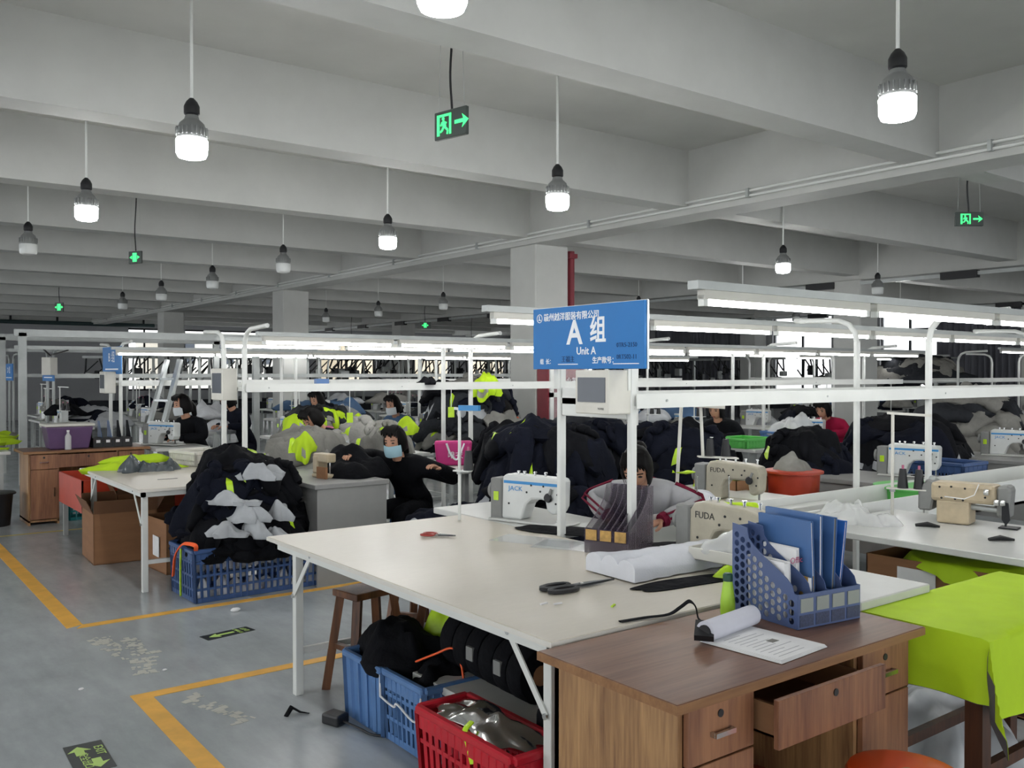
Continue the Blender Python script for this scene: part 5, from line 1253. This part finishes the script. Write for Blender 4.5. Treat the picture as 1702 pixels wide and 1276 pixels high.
person('worker in dark clothes at the third line behind the ladder', (4.9, 12.8, 0), 190, navy_cloth, None, .2, 25, 0, sq=.95, bun=True)
person('worker in pale blue with white collar far behind the masked woman', (6.1, 10.4, 0), 200, blue_cloth, mask_white, .14, 15, 0, collar=white_padding, sq=.9)
person('worker in red seen between the frames, right of the pillar', (10.35, 6.75, 0), 178, crimson, None, .2, 30, 10, sq=.86)
person('worker in black left of the one in red', (8.75, 7.2, 0), 190, black_cloth, None, .2, 20, 10, sq=.88)
person('worker in maroon far back on the third line', (5.9, 12.2, 0), 200, maroon, None, .16, 20, 0, sq=.95, bun=True)
person('worker with orange collar behind the stacked dark jackets', (6.9, 8.9, 0), 190, grey_cloth, None, .2, 30, 0, collar=tape_orange, sq=.88)
for i, (x, y, z, a, b, m_, lb) in enumerate(((4.45, 9.3, 1.12, .3, .2, lime, 'lime jacket on top of the heap behind the pink collar woman'), (4.8, 9.25, 1.0, .26, .2, lime, 'lime jacket slipping off right of the pink collar woman'), (4.1, 9.35, 1.02, .24, .18, lime, 'lime jacket left of the pink collar woman'),
        (3.32, 7.42, .93, .17, .12, lime, 'lime striped panel on the grey jackets by the blue crate heap'), (4.7, 8.05, 1.02, .2, .09, lime, 'lime striped sleeve on the jackets behind the masked woman'), (6.2, 8.75, 1.45, .3, .2, lime, 'lime jacket on the stack left of the pillar'))):
    garment('jacket', lb, 'jacket', 'lime jackets on the second line', (x, y, z), a * .8, b * .85, .09, 800 + i, m_, lining=light_grey_cloth, sup=(x + .08, y + .1, .16, .6), lobes=.6)
# baskets on the second line, right half
crate('plastic_basket', 'bright green basket on the second line, right of the mound', 'basket', (8.25, 6.6, .75), .5, .45, .11, green_plastic, 0, (9, 9), .03, rows=1)
crate('plastic_basket', 'blue basket of clear bags on the second line', 'basket', (9.3, 6.7, .75), .5, .6, .13, light_blue, 0, (9, 9), .03, rows=1)
crate('plastic_basket', 'blue basket on the second line, above the right mound', 'basket', (7.15, 6.6, .78), .5, .5, .13, light_blue, 0, (9, 9), .03, rows=1)
garment('plastic_bag', 'clear plastic bags bulging from a blue basket', 'bag', None, (9.3, 6.7, .85), .3, .25, .2, 411, bag_film, fold=.8)
garment('grey_cloth', 'grey cloth bundle beside the blue basket on the second line', 'cloth', None, (7.5, 6.9, .85), .35, .2, .16, 412, grey_cloth, lining=True)
for (x, y, lb) in ((6.9, 6.3, 'pale table under the blue basket above the right mound'), (8.0, 6.25, 'pale table under the bright green basket'), (9.0, 6.3, 'pale table under the blue basket of clear bags')): machine_table(lb, (x, y, 0), .7, .9, .75)
machine('w', 'white sewing machine in front of the worker in red', (9.75, 7.1, .75), -75)

# ============================================================ head of the third line (left)
desk('brown desk with purple bin at the far left', (1.6, 10.45, 0), 1.25, .6, .77, 0, 0)
t = thing('storage_bin', 'purple plastic bin with cream lid on the far left desk', 'bin', (2.06, 10.7, .772), 0)
MB().add([(-.19, -.13, 0), (.19, -.13, 0), (.19, .13, 0), (-.19, .13, 0), (-.23, -.16, .24), (.23, -.16, .24), (.23, .16, .24), (-.23, .16, .24)], [(0,3,2,1),(4,5,6,7),(0,1,5,4),(1,2,6,5),(2,3,7,6),(3,0,4,7)]).build('body', purple_plastic, t, bev=.015, seg=2)
MB().cb((0, 0, .255), (.49, .35, .03)).build('lid', cream_plastic, t, bev=.008)
t = thing('water_bottle', 'clear plastic bottle before the purple bin', 'bottle', (2.03, 10.5, .772)); MB().lathe([(.03, 0), (.032, .01), (.032, .14), (.013, .17), (.013, .19)], 14).build('body', bag_film, t, smooth=40); MB().lathe([(.015, .19), (.015, .205)], 12).build('cap', white_steel, t)
t = thing('file_organiser', 'dark file organiser with blue folders on the far left desk', 'organiser', (2.3, 10.6, .772))
MB().box(0, 0, 0, .4, .25, .1).build('tray', black_plastic, t)
for k in range(5): MB().prism([(0, 0), (.25, 0), (.25, .28), (.18, .28), (.05, .1), (0, .1)], -.002, .002, Matrix.Translation((k*.1, 0, 0)) @ Matrix.Rotation(R(90), 4, 'Z')).build('divider', [char_cloth, folder_blue, folder_blue, char_cloth, char_cloth][k], t)
for k in range(4): MB().box(k*.1 + .03, -.004, .05, k*.1 + .07, 0, .08).build('label_card', paper_white, t)
machine('w', 'white sewing machine right of the dark organiser, third line', (2.95, 10.95, .76), -60)
machine_table('pale machine table of the third line head', (2.87, 10.3, 0), .6, 1.1, .75)
machine_table('pale table at the left edge carrying lime vests', (.9, 10.9, 0), .65, 1.3, .75)
for i in range(3): garment('vest', ['lime vest lying at the left edge, lowest', 'lime vest at the left edge, middle', 'lime vest at the left edge, top'][i], 'vest', 'lime vests', (1.25 + i*.1, 11.2 + i*.25, .76 + i*.05), .32, .16, .07, 420 + i, lime, lining=grey_cloth, rz=10 + i*10, fold=.4)
garment('jacket', 'dark garment heaped at the left photo edge', 'jacket', None, (1.15, 11.9, .78), .35, .45, .35, 424, navy_cloth, rz=60)
tub('plastic_tub', 'black waste tub on the floor at the left edge', 'tub', (1.35, 10.75, 0), .17, .2, .34, black_plastic)
crate('plastic_basket', 'teal basket on the floor under the far left desk', 'basket', (2.2, 10.72, 0), .3, .25, .2, teal_plastic, 0, (4, 4), .03, rows=1)
def blue_sign(label, c, w, h, s1, rz=-70):
    t = thing('hanging_sign', label, 'sign', c, rz); MB().cb((0, 0, 0), (w, .012, h)).build('board', sign_blue, t); text(s1, h*.45, letter_white, t, (0, -.0075, h*.1)); MB().box(-w*.35, -.0075, -h*.35, w*.35, -.006, -h*.3).build('write_line', letter_white, t)
blue_sign('blue hanging sign over the third line, seen at a slant', (2.86, 12.15, 1.74), .8, .34, 'B 组', -88)
blue_sign('small blue sign on the grey frame at the left', (2.9, 16.5, 1.62), .8, .34, 'C 组', -88)
blue_sign('small blue sign cut off by the left edge', (2.95, 20.9, 1.6), .8, .34, 'D 组', -88)
for (c, lb, rz) in (((2.78, 7.7, 1.35), 'pale display box hung at the head of the second line', -90), ((2.86, 12.1, 1.33), 'pale display box under the third line sign', -90), ((2.75, 15.2, 1.55), 'tall dark display panel on the grey gantry', -120)):
    t = thing('display_box', lb, 'display', c, rz); MB().box(-.14, -.13, 0, .14, 0, .27).build('housing', cream_plastic, t, bev=.006); MB().box(-.11, -.133, .06, .11, -.129, .23).build('screen', screen_glass, t)
o = MB().cb((0, 0, 0), (.12, .05, .1)).build('tape_box', folder_blue); o.location = (3.5, 7.45, 1.48); tag(o, 'small blue and white box on the second line rail', 'box')
garment('black_cloth', 'black cloth scrap lying on the second line rail', 'cloth', None, (4.6, 7.45, 1.49), .12, .06, .05, 430, black_cloth)
t = thing('ladder', 'white aluminium ladder leaning across the third line', 'ladder', (3.0, 11.62, 0), 12)
for y in (-.2, .2): MB().bar((0, y, 0), (.5, y*.8, 1.75), .08, .04).build('rail', alu, t)
for k in range(6): f = (k + .6)/6.5; MB().bar((.5*f, -.2*(1 - .2*f), 1.75*f), (.5*f, .2*(1 - .2*f), 1.75*f), .05, .025).build('rung', alu, t)

# ============================================================ stations of the rear lines
mt = machine_table('machine table of the rear lines', (3.0, 13.0, 0), .58, 1.1, group='machine tables of the rear lines')
mw = machine('w', 'white sewing machine of the rear lines', (3.15, 13.9, .752), -80, 'white sewing machines of the rear lines')
mats_bg = [grey_cloth, navy_cloth, char_cloth, black_cloth, grey_cloth, blue_cloth, pale_cloth]
q = random.Random(99); first = True; gi = 900
for (y, xs_, lb) in ((8.4, (7.3, 9.4, 11.4), 'on the far side of the second line'), (10.6, (4.6, 6.8, 9.0, 11.2), 'on the camera side of the third line'), (12.8, (4.0, 6.2, 8.4, 10.6, 12.6), 'on the far side of the third line'),
                   (15.0, (2.7, 4.0, 6.4, 8.8, 11.2), 'on the camera side of the fourth line'), (17.3, (2.9, 4.4, 7.0, 9.6, 12.0), 'on the far side of the fourth line'), (19.4, (3.2, 5.0, 8.0, 11.0), 'on the camera side of the fifth line'),
                   (7.2, (16.2, 18.4, 20.6), 'beyond the second girder, middle'), (10.9, (16.2, 18.6, 21.0), 'beyond the second girder, rear'), (4.6, (12.2, 14.4, 17.0), 'at the far right of the room')):
    for x in xs_:
        if abs(x + .5 - 7.65) < .9 and min(abs(y + .5 - 9.55), abs(y + .5 - 17.75)) < 1.0: x += 1.2
        copytree(mt, (x, y, 0), 0, 'machine table ' + lb); copytree(mw, (x + .2, y + .9, .752), -80 + q.uniform(-6, 6), 'white sewing machine ' + lb)
        for k in range(3):
            gi += 1; m = q.choice(mats_bg)
            garment('garment', {grey_cloth: 'grey', navy_cloth: 'navy', char_cloth: 'charcoal', black_cloth: 'black', blue_cloth: 'blue', pale_cloth: 'pale'}[m] + ' garment heaped ' + lb, 'garment', 'garments heaped ' + lb,
                    (x + q.uniform(.3, .9), y + q.uniform(.1, .8), .75 + .1*k), q.uniform(.28, .42), q.uniform(.2, .32), q.uniform(.14, .24), gi, m, S=26, K=8, lining=q.random() < .2)
        if q.random() < .7: thread_stand('thread stand ' + lb, (x + .1, y + .05, .752), q.uniform(.55, .7), white_steel, (.6, -.8), .16, 2, group='thread stands of the rear lines')
for o in [mt] + kids(mt) + [mw] + kids(mw): bpy.data.objects.remove(o)

# overhead hanger machines in the far bays (dark arms against the windows)
def hanger(label, c, seed, rz):
    q = random.Random(seed); t = thing('hanger_machine', label, 'machine', c, rz, 'dark hanger machines before the far windows')
    MB().box(-.03, -.03, 0, .03, .03, 2.05).build('post', grey_steel, t); MB().box(-.8, -.03, 2.0, .8, .03, 2.07).build('top_beam', grey_steel, t)
    for k in range(5):
        x = -.7 + k*.35; z = q.uniform(1.25, 1.7)
        MB().tube([(x, 0, 2.0), (x + q.uniform(-.1, .1), 0, z + .1), (x + q.uniform(-.25, .25), q.uniform(-.2, .2), z)], .025, 6).build('arm', dark_metal, t)
        MB().cb((x + q.uniform(-.05, .05), 0, z), (q.uniform(.1, .26), .15, q.uniform(.1, .3))).build('gripper', dark_metal if k % 2 else grey_steel, t, bev=.02)
        MB().bar((x, 0, z + .1), (x + .3, .05, z + .4), .03).build('link', dark_metal, t)
    MB().box(-.6, -.3, .5, .6, .3, .8).build('base_tray', char_cloth, t)
for i in range(22):
    x = 6.5 + (i % 11)*1.5; y = 23.5 + (i // 11)*3.4 + .3*(i % 3)
    hanger(('first','second','third','fourth','fifth','sixth','seventh','eighth','ninth','tenth','eleventh')[i % 11] + (' dark hanger machine from the left, front rank before far windows' if i < 11 else ' dark hanger machine from the left, rear rank before far windows'), (x, y, 0), 700 + i, rnd.uniform(-25, 25))
for i in range(8):
    hanger(('first','second','third','fourth','fifth','sixth','seventh','eighth')[i] + ' dark hanger machine from the right along the right wall', (23.6, 13 + i*1.6, 0), 740 + i, 80 + rnd.uniform(-20, 20))
pile('jacket', 'grey garment on the high shelf before the right windows', 'pale-lined grey garment on the high right shelf', 'jacket', 'garments on the high shelf before the right windows', 20.5, 11.3, 1.45, 2.0, 1.3, .7, 12, 51, [grey_cloth, char_cloth], .3, 0, (.7, .5), .2, 1.3)
t = thing('shelf_rack', 'tall rack carrying grey garments before the right windows', 'rack', (19.2, 10.2, 0))
for x in (0, 2.6):
    for y in (0, 2.2): MB().box(x - .03, y - .03, 0, x + .03, y + .03, 1.42).build('post', grey_steel, t)
MB().box(-.05, -.05, 1.36, 2.65, 2.25, 1.42).build('shelf', grey_steel, t)

# ------------------------------------------------------------ turn lettering and cut panels into plain meshes
bpy.context.view_layer.update(); dg = bpy.context.evaluated_depsgraph_get(); done = {}
for o in [o for o in COL.objects if o.type in ('FONT', 'CURVE')]:
    key = o.data.name
    if key not in done: done[key] = bpy.data.meshes.new_from_object(o.evaluated_get(dg))
    par, mb, nm = o.parent, o.matrix_basis.copy(), o.name.split('.')[0]
    bpy.data.objects.remove(o)
    n_ = bpy.data.objects.new(nm, done[key]); COL.objects.link(n_); n_.parent = par; n_.matrix_basis = mb

for o in COL.objects:      # tiny fittings too small to pick apart
    if o.parent is not None and o.name.split('.')[0] in ('screw', 'bolt', 'tape_residue', 'rib', 'thread_guide', 'printed_line', 'worn_print'): o['kind'] = 'stuff'
